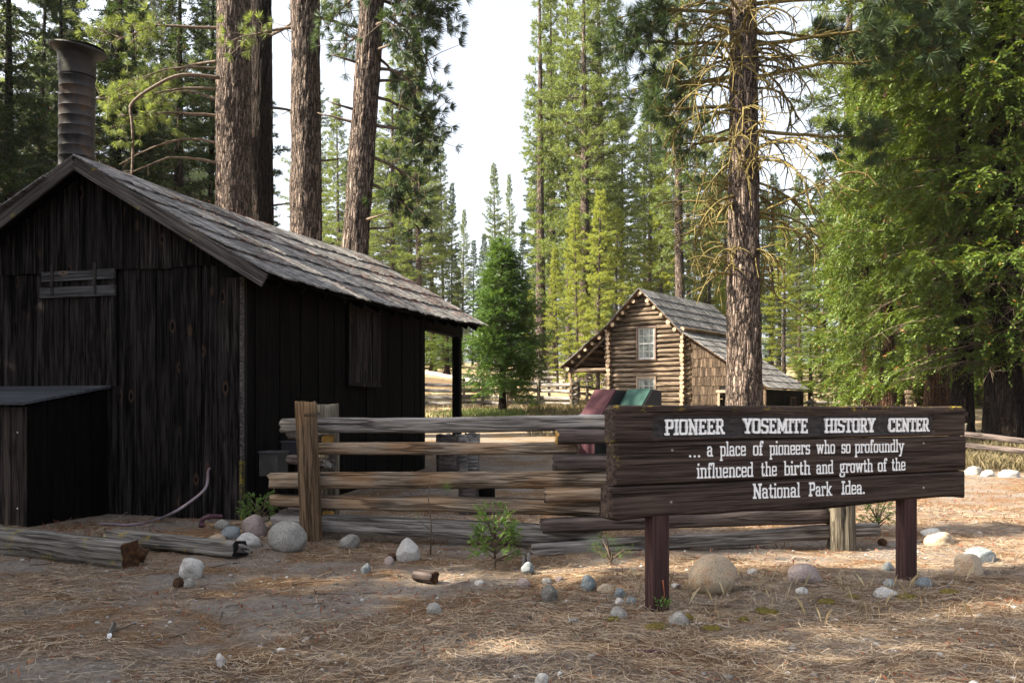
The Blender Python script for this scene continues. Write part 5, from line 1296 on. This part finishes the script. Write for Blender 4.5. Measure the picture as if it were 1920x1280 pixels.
while z < 6.75:
    r = rc.uniform(.085, .115); zc = z + r; l, rr_ = gable_half(zc)
    if z > 4.9: l += .12; rr_ -= .22
    seg = [(l + rc.uniform(-.08, .08), rr_ + rc.uniform(-.08, .08))]
    for a, b, c, d in holes:
        if c - .02 < zc < d + .02: seg = [(seg[0][0], a - .02), (b + .02, seg[0][1])]
    for a, b in seg:
        if b - a > .12: logrow(mb, a, b, 0, zc, r)
    z += 2 * r * .97 + .03; i += 1
mb.box((.05, .02, CZ0 - .2), (1.50, .06, 5.3), 2); mb.box((2.44, .02, CZ0 - .2), (WX1 - .05, .06, 4.7), 2); mb.box((1.5, .02, CZ0 - .2), (2.44, .06, 1.4), 2); mb.box((1.5, .02, 2.92), (2.44, .06, 3.73), 2)  # near-black sheets stand in for the shade between the logs
mb.add([(.3, .06, 5.3), (3.55, .06, 5.3), (1.79, .06, 6.95)], [(0, 1, 2)], 2)
mb.build('log_wall', [M_LOG, M_LOGEND, M_DARK], cab)
for nm, xw, rng_ in (('log_wall', 0, None), ('log_wall', WX1, None)):
    mb = MB(); z = CZ0
    while z < 5.0:
        r = rc.uniform(.085, .115); logrow(mb, -.28 + rc.uniform(-.06, .06), 7.6, xw, z + r, r, 'y'); z += 2 * r * .97 + .012
    mb.build(nm, [wood('cabin_side_log_%d' % int(xw), (.12, .075, .045), (.36, .25, .16), 'y', .35, .8, 0, False, .6), M_LOGEND], cab)
# windows
for (a, b, c, d), fm in zip(holes, (M_FRAME, M_FRAME_L)):
    y0 = -.13
    mb = MB(); w = .085
    mb.box((a - .06, y0, c), (a + w - .06, .1, d), 0); mb.box((b + .06 - w, y0, c), (b + .06, .1, d), 0); mb.box((a + w - .06, y0, d - w), (b - w + .06, .1, d - .003), 0); mb.box((a - .09, y0 - .05, c - .05), (b + .09, .1, c - .002), 0)
    wf = mb.build('window', fm, cab)
    mb = MB(); ai, bi, ci, di = a + .035, b - .035, c + .01, d - .09
    def bar(x0, x1, z0, z1, yy=-.07): mb.box((x0, yy, z0), (x1, yy + .03, z1), 0)
    bar(ai, ai + .05, ci, di); bar(bi - .05, bi, ci, di); bar(ai + .05, bi - .05, di - .05, di); bar(ai + .05, bi - .05, ci, ci + .06); zm = (ci + di) / 2; bar(ai + .05, bi - .05, zm - .03, zm + .03, -.073)
    for k in (1, 2): xk = ai + (bi - ai) * k / 3; bar(xk - .009, xk + .009, ci + .06, di - .05, -.066)
    for zz in ((ci + zm) / 2, (zm + di) / 2): bar(ai + .05, bi - .05, zz - .009, zz + .009, -.063)
    mb.build('sash', M_SASH, wf)
    mb = MB(); mb.box((ai + .03, -.05, ci + .03), (bi - .03, -.045, di - .03), 0); mb.build('pane', M_GLASS, wf)
# shingled lean-to wall, with door
mb = MB()
def leanz(x): return 4.91 - .65 * (x - 3.92) - .12
row = .42; z = .35
while z < 4.8:
    x = 4.05
    while x < 7.75:
        w = rc.uniform(.10, .20); xe = min(x + w, 7.75); zt = min(z + row + .06, leanz((x + xe) / 2))
        if zt - z > .06 and not (5.55 < (x + xe) / 2 < 6.45 and z < 2.15):
            l = rc.uniform(.0, .012); j = rc.uniform(-.03, .01)
            mb.add([(x + .003, -.035 - l, z + j), (xe - .003, -.035 - l, z + j), (xe - .003, -.012, zt), (x + .003, -.012, zt), (x + .003, -.005, z + j), (xe - .003, -.005, z + j), (xe - .003, .0, zt), (x + .003, .0, zt)],
                   [(0, 1, 2, 3), (5, 4, 7, 6), (1, 5, 6, 2), (4, 0, 3, 7), (3, 2, 6, 7), (4, 5, 1, 0)], 0)
        x = xe
    z += row
mb.add([(4.0, .01, .2), (5.6, .01, .2), (5.6, .01, leanz(5.6)), (4.0, .01, leanz(4.0))], [(0, 1, 2, 3)], 1); mb.add([(6.4, .01, .2), (7.75, .01, .2), (7.75, .01, leanz(7.75)), (6.4, .01, leanz(6.4))], [(0, 1, 2, 3)], 1); mb.add([(5.6, .01, 2.2), (6.4, .01, 2.2), (6.4, .01, leanz(6.4)), (5.6, .01, leanz(5.6))], [(0, 1, 2, 3)], 1)
mb.build('shingle_wall', [M_SHINGLE, M_DARK], cab)
mb = MB(); mb.box((5.52, -.07, .3), (5.62, -.0, 2.12), 0); mb.box((6.38, -.07, .3), (6.48, 0, 2.12), 0); mb.box((5.45, -.09, 2.12), (6.55, 0, 2.24), 0); dr = mb.build('door', M_FRAME_L, cab)
mb = MB(); mb.box((5.62, .3, .3), (6.38, .33, 2.12), 0); mb.build('doorway_shade', M_DARK, dr)  # near-black sheet painting the unlit inside of the door opening
mb = MB(); planks_wall(mb, .0, 5.0, .2, lambda y: 2.25, (.2, .3), axis='y', y=7.72, m=0); mb.box((7.60, .02, .2), (7.69, 5.0, 2.2), 1); mb.build('side_wall', [M_SHED_SIDE, M_DARK], cab)
mb = MB(); mb.box((7.76, 3.05, 1.15), (7.80, 3.75, 1.20), 0); mb.box((7.76, 3.05, 1.9), (7.80, 3.75, 1.95), 0); mb.box((7.76, 3.05, 1.2), (7.80, 3.11, 1.9), 0); mb.box((7.76, 3.69, 1.2), (7.80, 3.75, 1.9), 0); w2 = mb.build('window', M_FRAME, cab)
mb = MB(); mb.box((7.765, 3.11, 1.2), (7.775, 3.69, 1.9), 0); mb.build('pane', M_DARK, w2)
# roof: four slopes
RPTS = [(-2.54, 3.43), (.15, 5.43), (1.79, 7.03), (3.92, 4.91), (7.95, 2.30)]
def slope_mesh(p_hi, p_lo, y0, y1, course, m0, under):
    mb = MB(); hi, lo = np.array((p_hi[0], y0, p_hi[1])), np.array((p_lo[0], y0, p_lo[1])); S = lo - hi; L = np.linalg.norm(S); S = S / L
    shakes(mb, hi, (0, 1, 0), S, y1 - y0, L, course, (.14, .30), rc, th=.02, m=0, lift=.03, jag=.02)
    N = np.cross((0, 1, 0), S); N = N if N[2] > 0 else -N
    q = [hi, lo, lo + (0, y1 - y0, 0), hi + np.array((0, y1 - y0, 0))]; q2 = [v - N * .035 for v in q]; q = [v - N * .003 for v in q]
    mb.add(q + q2, [(0, 1, 2, 3), (7, 6, 5, 4), (0, 4, 5, 1), (2, 6, 7, 3), (1, 5, 6, 2), (3, 7, 4, 0)], 1)
    return mb.build('roof', [M_ROOFC, under], cab)
slope_mesh(RPTS[2], RPTS[1], -.5, 8.0, .55, 0, M_PORCH); slope_mesh(RPTS[1], RPTS[0], -.5, 8.0, .6, 0, M_PORCH)
slope_mesh(RPTS[2], RPTS[3], -.5, 8.0, .55, 0, M_PORCH); slope_mesh(RPTS[3], RPTS[4], -.45, 5.2, .62, 0, M_PORCH)
# purlins with pale round ends
for (xa, za), (xb, zb), n in [(RPTS[0], RPTS[1], 7), (RPTS[1], RPTS[2], 6), (RPTS[2], RPTS[3], 6)]:
    for k in range(n):
        f = (k + .35) / n; x, zz = xa + (xb - xa) * f, za + (zb - za) * f
        nx2, nz2 = (zb - za), -(xb - xa)
        l = math.hypot(nx2, nz2); nx2, nz2 = nx2 / l, nz2 / l
        if nz2 > 0: nx2, nz2 = -nx2, -nz2
        r = rc.uniform(.075, .105); mb = MB(); logrow(mb, -.42 + rc.uniform(-.05, .04), 7.8, x + nx2 * (.04 + r), zz + nz2 * (.04 + r), r, 'y'); mb.build('purlin', [M_LOG, M_LOGEND], cab)
# porch posts, beam, brace
for y in (-.25, 3.6, 7.4):
    w = Matrix.Translation(cab.location) @ Matrix.Rotation(CBR, 4, 'Z') @ Vector((-2.15, y, 0)); g = gzf(w.x, w.y)
    mb = MB(); mb.tube(np.array([(-2.15, y, g - .2), (-2.15, y, 2.2), (-2.15, y, 3.28)]), [.10, .09, .085], 12, 0, True, 1); mb.build('porch_post', [M_POST, M_LOGEND], cab)
mb = MB(); logrow(mb, -.45, 7.7, -2.2, 3.35, .10, 'y'); mb.build('eave_beam', [M_LOG, M_LOGEND], cab)
mb = MB(); logrow(mb, -2.35, .1, -.12, 3.30, .09, 'x'); mb.build('porch_beam', [M_LOG, M_LOGEND], cab)
mb = MB(); mb.tube(np.array([(-1.95, -.2, 3.38), (-.05, -.2, 4.95)]), .07, 8, 0, True, 1); mb.build('porch_brace', [M_LOG, M_LOGEND], cab)
mb = MB(); mb.box((-2.0, .8, 1.75), (-1.3, 4.2, 1.82), 0); mb.box((-1.9, 1, 1.2), (-1.8, 1.1, 1.75), 0); mb.box((-1.9, 3.9, 1.2), (-1.8, 4.0, 1.75), 0); mb.build('porch_bench', M_LOG, cab)

# ================================================================ second cabin, far right
c2 = empty('log_cabin', GX(1735, 41), -R(8), label='pale ended log cabin half hidden behind the cedar trunks at the right', cat='cabin')
for ax_, (a, b), yy in (('x', (-.5, 5.2), 0), ('y', (-.45, 5), 0)):
    mb = MB(); z = 0
    while z < 2.9:
        r = rc.uniform(.11, .14); logrow(mb, a + rc.uniform(-.05, .05), b, yy, z + r + (r if ax_ == 'y' else 0), r, ax_); z += 2 * r
    mb.build('log_wall', [M_LOG, M_LOGEND], c2)
mb = MB()
for s in (0,):
    shakes(mb, np.array((2.4, -.5, 4.6)), (0, 1, 0), np.array((-.83, 0, -.56)), 6, 3.6, .6, (.15, .3), rc)
    shakes(mb, np.array((2.4, -.5, 4.6)), (0, 1, 0), np.array((.83, 0, -.56)), 6, 3.6, .6, (.15, .3), rc)
mb.build('roof', [M_ROOFC], c2)
mb = MB()
z = 2.9
while z < 4.4:
    h = (4.5 - z) / .67; logrow(mb, 2.4 - h, 2.4 + h, 0, z + .12, .12, 'x'); z += .24
mb.build('gable', [M_LOG, M_LOGEND], c2)

# ================================================================ FAR FENCES
def far_fence(pts, label, rails, hgt, th, zig=.35, mats=None, gap_=None, group='split rail fences in the background'):
    pts = [GX(px, Y) for px, Y in pts]
    e = empty('split_rail_fence', pts[0], label=label, cat='fence', group=group)
    for i in range(len(pts) - 1):
        a, b = pts[i].copy(), pts[i + 1].copy(); d = (b - a).normalized()
        for k in range(rails):
            z = .14 + (hgt - .2) * k / max(1, rails - 1) + (.06 if i % 2 else 0)
            a2 = a - d * rb.uniform(.1, .3); b2 = b + d * rb.uniform(.1, .3)
            beam('rail', a2 + Vector((0, 0, z + rb.uniform(-.03, .03))), b2 + Vector((0, 0, z + rb.uniform(-.03, .03))), th * rb.uniform(.8, 1.2), th, mats or [M_RAIL_G, M_RAIL], e, n=10, k=8)
    for p in pts:
        post('post', p + Vector((0, -.12, -.2)), p + Vector((rb.uniform(-.04, .04), -.12, hgt + .18)), .13, .13, [M_POST_G, M_POST_G], e, n=8, k=8)
    return e
far_fence([(770, 36.5), (855, 35.2), (905, 36.3), (950, 35.2), (1010, 36.0)], 'low rail fence behind the porch and the young cedar', 4, .95, .12)
far_fence([(1010, 36.0), (1072, 34.8), (1082, 38.2)], 'rail fence corner between the young cedar and the cabin porch', 4, .95, .12)
far_fence([(870, 42), (960, 43.5), (1030, 42.6), (1100, 44.5), (1140, 46.5)], 'further rail fence crossing the dry grass left of the cabin', 3, .85, .12)
far_fence([(1010, 56), (1060, 55), (1110, 56), (1160, 55)], 'grey rail fence at the foot of the wood left of the cabin', 4, 1.1, .13)
far_fence([(770, 68), (815, 69), (850, 74)], 'far rail fence on the slope behind the path', 4, 1.1, .16)
far_fence([(1800, 20.5), (1945, 18.2)], 'sunlit two rail fence in the grass at the right edge', 3, .62, .12, mats=[M_RAIL_D, M_RAIL])
far_fence([(1520, 45), (1575, 44.5), (1600, 47)], 'short rail fence right of the cabin lean to', 3, .9, .12)
lg3 = empty('fallen_log', GX(1600, 44), label='long grey fallen log on dry ground behind the cedars', cat='log')
beam('log', GX(1580, 43.5) + Vector((0, 0, .3)), GX(1648, 43) + Vector((0, 0, .3)), .5, .5, [M_LOGG, M_LOGEND], lg3, sq=2.2)
# a fat trunk base beyond the far fence, thin stems beside the lean-to
for px, Y, wpx, lab, H in [(1590, 50, 36, 'pale thick trunk beyond the fallen log', 20), (1097, 58, 26, 'reddish trunk seen under the cabin porch', 20), (1132, 60, 28, 'grey trunk seen under the porch right of the reddish one', 20), (1014, 60, 22, 'dark trunk at the edge of the wood left of the porch', 20), (1036, 64, 18, 'slim dark trunk in the wood left of the porch', 20)]:
    rng = np.random.default_rng(int(px)); e = empty('pine_tree', GX(px, Y), 0, label=lab, cat='pine', group='trunks at the edge of the wood')
    tb = MB(); H = 29; ax, rd = trunk_mesh(tb, H, wpx / F * Y / 2, .03, (rng.uniform(-.5, .5), 0), rng, 20, 40, flare=.3); tb.build('trunk', M_BARK, e)
    cb = MB(); pine_crown(cb, rng, ax, rd, H, 4.5, 3.2 if px > 1040 else 1.2, 230, N=12, w=.042, ln=.33); cb.build('crown', [M_BRANCH, M_PINE], e)

# ================================================================ SMALL PLANTS
def seedling(px, py, hpx, lab, seed, wide=.5, dens=26, mat=M_GREENGRASS, kind='cedar'):
    g = G(px, py); rng = np.random.default_rng(seed); H = hpx / F * g.y; q = min(1, H / .45)
    e = empty('seedling', g, 0, label=lab, cat='seedling', group='green seedlings by the fence')
    tb = MB(); tb.tube(np.array([(0, 0, -.03), (.004, 0, H * .5), (0, .004, H * .97)]), [.006, .005, .003], 5, 0); tb.build('stem', M_BRANCH, e)
    cb = MB(); ax = lambda z: np.array((0, 0, z))
    cedar_crown(cb, rng, ax, None, H, H * .18, H * wide, dens, step=.035 * q, Ls=.09 * q, K=10, ll=.042 * q, w=.009 * q, droop=-.15, el0=.3, el1=1.1, prof=lambda t: (1 - t)**.6 + .1)
    cb.build('crown', [M_BRANCH, mat], e)
M_SEED = leaf('fresh_green_sprays', (.06, .14, .03), (.15, .25, .06), .35)
seedling(928, 1066, 70, 'bright green cedar seedling in front of the lowest rail', 301, .30, 20, M_SEED)
seedling(486, 992, 42, 'green cedar seedling growing above the stone heap at the shed corner', 302, .3, 14, M_SEED)
seedling(1646, 1003, 32, 'small feathery seedling behind the right sign post', 303, .4, 12, M_SEED)
seedling(1145, 1060, 16, 'tiny green sprig on the needles near the fence crossing', 304, .6, 8, M_SEED)
g = G(807, 1040); e = empty('sapling', g, 0, label='thin bare pine sapling with one green needle tuft before the fence', cat='sapling')
rng = np.random.default_rng(305); H = 150 / F * g.y
mb = MB(); mb.tube(np.array([(0, 0, -.03), (.01, 0, H * .35), (-.02, 0, H * .7), (.01, 0, H)]), [.009, .007, .006, .004], 6, 0)
mb.tube(np.array([(-.02, 0, H * .78), (.06, 0, H * .8), (.14, -.01, H * .82)]), [.004, .003, .003], 4, 0); mb.tube(np.array([(.005, 0, H * .3), (-.1, 0, H * .42), (-.13, 0, H * .5)]), [.004, .003, .002], 4, 0)
mb.build('stem', M_BRANCH, e)
cb = MB(); needles(cb, np.array([(.14, -.01, H * .82), (.13, 0, H * .84)]), np.array([(.3, 0, .6), (.6, 0, .1)]), 30, .11, .003, rng, 0, .9)
needles(cb, np.array([(-.13, 0, H * .5), (-.11, 0, H * .46)]), np.array([(-.3, 0, .6), (-.3, 0, -.2)]), 10, .07, .003, rng, 0, .9); cb.build('crown', M_SEED, e)
def weed(px, py, hpx, lab, seed, mat):
    g = G(px, py); rng = np.random.default_rng(seed); H = hpx / F * g.y; mb = MB(); e = empty('weed', g, 0, label=lab, cat='weed')
    for k in range(7):
        az = rng.uniform(0, 6.3); l = H * rng.uniform(.4, .8); p = limb(np.zeros(3), az, 1.1, l, .1, 0, 5, rng); mb.tube(p, np.linspace(.003, .0015, 5), 4, 0)
        for q in range(6):
            a, d = along(p, rng.uniform(.3, 1)); dd = unit(d + rng.normal(size=3) * .7); s = unit(np.cross(dd, rng.normal(size=3))) * .007; L = .03
            mb.add([a, a + dd * L * .5 + s, a + dd * L, a + dd * L * .5 - s], [(0, 1, 2, 3)], 1)
    mb.tube(np.array([(0, 0, 0), (.01, 0, H * .6), (.0, 0, H)]), [.003, .003, .006], 5, 2)
    mb.build('leaves', [M_BRANCH, mat, M_FLAKE], e)
weed(1243, 1150, 62, 'small green weed with a red seed stalk at the foot of the left sign post', 311, M_SEED)

# ================================================================ GROUND LITTER (stuff)
rl = np.random.default_rng(99)
def ribbons(mb, Xs, Ys, L, w, rng, curve=.25, lift=.006, m=0, zf=None):
    n = len(Xs); az = rng.uniform(0, 2 * np.pi, n); L = L * rng.uniform(.5, 1.15, n)
    zf = zf or gz
    s = np.array((-.5, 0, .5)); cv = rng.uniform(-curve, curve, n)
    px_ = Xs[:, None] + np.cos(az)[:, None] * s * L[:, None] - np.sin(az)[:, None] * (s**2 * 4 - .5) * (cv * L)[:, None] * .5
    py_ = Ys[:, None] + np.sin(az)[:, None] * s * L[:, None] + np.cos(az)[:, None] * (s**2 * 4 - .5) * (cv * L)[:, None] * .5
    pz = zf(px_, py_) + lift * rng.uniform(.2, 2.2, (n, 3)) + (rng.random((n, 1)) < .07) * rng.uniform(0, .05, (n, 3))
    ox, oy = -np.sin(az)[:, None] * w / 2, np.cos(az)[:, None] * w / 2
    A = np.stack([px_ - ox, py_ - oy, pz], -1); Bq = np.stack([px_ + ox, py_ + oy, pz + w * .3], -1)
    V = np.concatenate([A, Bq], 1).reshape(-1, 3); b = np.arange(n)[:, None] * 6
    Q = np.concatenate([b + np.array((0, 1, 4, 3)), b + np.array((1, 2, 5, 4))], 0)
    mb.add(V, Q, m)
def litter_pts(n, y0, y1, rng, thr=-.15, seed=55, pw=1.0):
    Y = y0 + (y1 - y0) * rng.random(n)**pw; X = Y * rng.uniform(-.62, .62, n)
    d = fbm(X * .55, Y * .75, 0, seed, 3); keep = (d > thr) | (rng.random(n) < .16)
    return X[keep], Y[keep]
mb = MB()
X1, Y1 = litter_pts(100000, 4.2, 13.5, rl, -.12); ribbons(mb, X1, Y1, .16, .0026, rl, .5)
X1, Y1 = litter_pts(26000, 11, 22, rl, -.4); ribbons(mb, X1, Y1, .17, .004, rl, .5)
# denser drift on the bank under the sign
n = 9000; X1 = rl.uniform(-.5, 5.5, n); Y1 = 6.3 + .28 * X1 + rl.normal(0, .7, n); ribbons(mb, X1, Y1, .17, .0026, rl, .5)
tag(mb.build('pine_needle_litter', M_NEEDLE), 'dry tan pine needles strewn over the ground', 'needles', kind='stuff')
mb = MB(); X1, Y1 = litter_pts(6500, 4.3, 14, rl, -.1, 57); ribbons(mb, X1, Y1, .045, .0075, rl, .8, .008)
X1, Y1 = litter_pts(5200, 9, 16, rl, -.3, 57); ribbons(mb, X1, Y1, .05, .010, rl, .8, .010)
tag(mb.build('bark_flake_litter', M_FLAKE), 'small rust red scales scattered over the ground', 'flakes', kind='stuff')
# needles on the shed roof
mb = MB(); n = 1500
def roof_pts(n, clump):
    y = rs.uniform(-.3, 8.3, n * 3); d = rs.uniform(0, 2.7, n * 3); k = fbm(y * 1.1, d * 1.6, 0, 66, 3) > clump; y, d = y[k][:n], d[k][:n]
    return np.array([sh_w(APX + dd, yy, roofz(APX + dd, yy) + .045) for yy, dd in zip(y, d)])
Q_ = roof_pts(n, .1)
az = rs.uniform(0, 6.28, len(Q_)); Lq = rs.uniform(.05, .14, len(Q_))
dx = Matrix.Rotation(SHR, 3, 'Z')
for q, a_, l_ in zip(Q_, az, Lq):
    v1 = Vector((math.cos(a_), math.sin(a_), -PIT * math.cos(a_) * .9)); v1 = dx @ v1; s_ = Vector((-v1.y, v1.x, 0)).normalized() * .004
    q = Vector(q); mb.add([q - v1 * l_ * .5 - s_, q + v1 * l_ * .5 - s_, q + v1 * l_ * .5 + s_, q - v1 * l_ * .5 + s_], [(0, 1, 2, 3)])
tag(mb.build('roof_needle_litter', M_FLAKE), 'rusty fallen needles lying on the shed roof', 'needles', kind='stuff')
# grasses
def grass(name, n, gen, h, w, mat, lab, seed):
    rng = np.random.default_rng(seed); X1, Y1 = gen(rng, n); n = len(X1); Z1 = gz(X1, Y1)
    az = rng.uniform(0, 6.28, n); hh = h * rng.uniform(.4, 1.2, n); ln = hh * rng.uniform(.1, .7, n)
    b = np.stack([X1, Y1, Z1 - .01], -1); o = np.stack([np.cos(az + 1.57), np.sin(az + 1.57), 0 * az], -1) * w
    mid = b + np.stack([np.cos(az) * ln * .35, np.sin(az) * ln * .35, hh * .6], -1); tip = b + np.stack([np.cos(az) * ln, np.sin(az) * ln, hh], -1)
    V = np.stack([b - o, b + o, mid + o * .7, tip, mid - o * .7], 1).reshape(-1, 3); mb = MB(); mb.add(V, np.arange(n * 5).reshape(-1, 5))
    tag(mb.build(name, mat), lab, 'grass', kind='stuff')
def pxgen(px0, px1, y0, y1):
    def f(rng, n): Y = rng.uniform(y0, y1, n); return (rng.uniform(px0, px1, n) - HX) / F * Y, Y
    return f
grass('dry_grass', 5000, pxgen(990, 1140, 24, 43), .22, .006, M_DULL, 'pale dry grass in the clearing between fence and cabin', 1)
grass('green_grass', 3500, lambda r, n: (r.normal(-.6, 1.1, n), 29.2 + r.normal(0, .9, n)), .16, .006, M_GREENGRASS, 'short green grass round the foot of the young cedar', 2)
grass('dry_grass', 5000, pxgen(1795, 1990, 17.6, 25),   .30, .004, M_DULL, 'tall dry grass round the rail fence at the right edge', 3)
grass('dry_grass', 2500, pxgen(780, 1010, 31, 50), .15, .008, M_DRY, 'dry grass behind the porch and the far fence', 4)
grass('dry_grass', 3500, pxgen(1500, 1800, 30, 50), .2, .008, M_DRY, 'dry grass under the cedars right of the cabin', 5)
grass('dry_grass', 110, lambda r, n: ((r.uniform(1170, 1800, n) - HX) / F * (6.0 + .0028 * (r.uniform(0, 600, n))), 5.9 + r.uniform(0, 1.6, n)),   .14, .0008, M_DRY, 'thin dry straws standing near the sign posts', 6)
# moss along the edge of the bank
mb = MB()
for px, py, w in [(1230, 1178, 60), (1335, 1180, 44), (1395, 1165, 30), (1440, 1150, 60), (1550, 1132, 46), (1600, 1122, 30), (1700, 1122, 50), (1780, 1112, 40), (1150, 1165, 36), (1290, 1160, 28)]:
    g = G(px, py); W = w / F * g.y / 2.6; V = ICO_V.copy(); n_ = fbm(V[:, 0] * 2 + px, V[:, 1] * 2, V[:, 2] * 2, 5, 3)
    V = V * (1 + .3 * n_[:, None]) * (W, W * .8, .03); V[:, 0] += g.x; V[:, 1] += g.y; V[:, 2] = gz(V[:, 0], V[:, 1]) + V[:, 2]; mb.add(V, ICO_F, 0, True)
tag(mb.build('moss', M_MOSS), 'mustard moss cushions along the sandy edge before the sign', 'moss', kind='stuff')

def pine_cone(px, py, lab, seed):
    g = G(px, py); rng = np.random.default_rng(seed); mb = MB(); L = .11
    for k in range(70):
        f = (k + .5) / 70; a = k * 2.39996; rad = .034 * math.sin(PI * min(1, .12 + f * .9))**.7
        c = np.array(((f - .5) * L, rad * math.cos(a) * .75, rad * math.sin(a) * .75)); o = np.array((.35, math.cos(a), math.sin(a))); o /= np.linalg.norm(o)
        s_ = np.cross(o, (1, 0, 0)); s_ /= np.linalg.norm(s_) + 1e-9; t_ = np.cross(o, s_)
        V = [c - s_ * .006, c + s_ * .006, c + o * .016 + s_ * .010, c + o * .016 - s_ * .010]; V += [v + t_ * .004 for v in V]
        mb.add(V, [(0, 1, 2, 3), (7, 6, 5, 4), (0, 4, 5, 1), (1, 5, 6, 2), (2, 6, 7, 3), (3, 7, 4, 0)])
    mb.tube(np.array([(-L / 2, 0, 0), (0, 0, 0), (L / 2, 0, 0)]), [.008, .018, .006], 8)
    o = mb.build('pine_cone', simple('cone_scales_%d' % seed, (.05, .025, .014), (.17, .09, .05), 40, .9, .3), loc=g + Vector((0, 0, .03))); o.rotation_euler = (rng.uniform(-.3, .3), rng.uniform(-.2, .2), rng.uniform(0, 6))
    tag(o, lab, 'pine cone', 'pine cones on the ground')
pine_cone(737, 1050, 'brown pine cone lying against the lumpy pale stone', 1)
pine_cone(334, 1100, 'dark pine cone left of the white stone by the logs', 2)
pine_cone(1655, 1024, 'dark pine cone by the grey fence post at the end of the rails', 3)
# broken twigs lying in the needles
mb = MB(); rw = np.random.default_rng(17)
for k in range(240):
    Y = rw.uniform(4.5, 12); x = Y * rw.uniform(-.58, .58); a = rw.uniform(0, 6.3); L = rw.uniform(.06, .32); n = 4
    pts = [(x + math.cos(a) * L * f + rw.normal() * .008, Y + math.sin(a) * L * f + rw.normal() * .008) for f in np.linspace(0, 1, n)]
    mb.tube(np.array([(p, q, gzf(p, q) + .006 + rw.uniform(0, .006)) for p, q in pts]), np.linspace(.0045, .002, n) * rw.uniform(.6, 1.5), 5, 0)
tag(mb.build('twig_litter', M_BRANCH), 'short broken twigs scattered over the ground', 'twigs', kind='stuff')

# thin morning haze in the air
hb = MB(); hb.box((-330, -40, -3), (330, 330, 60), 0)
t = NT('haze_air'); pv_ = t.n('VolumePrincipled'); pv_.inputs['Color'].default_value = (.88, .93, 1, 1); pv_.inputs['Density'].default_value = .00012; pv_.inputs['Anisotropy'].default_value = .2
t.l(pv_.outputs[0], t.out.inputs[1])
tag(hb.build('haze', t.m), 'thin pale haze between the far trees', 'haze', kind='stuff')
cy.volume_bounces = 0
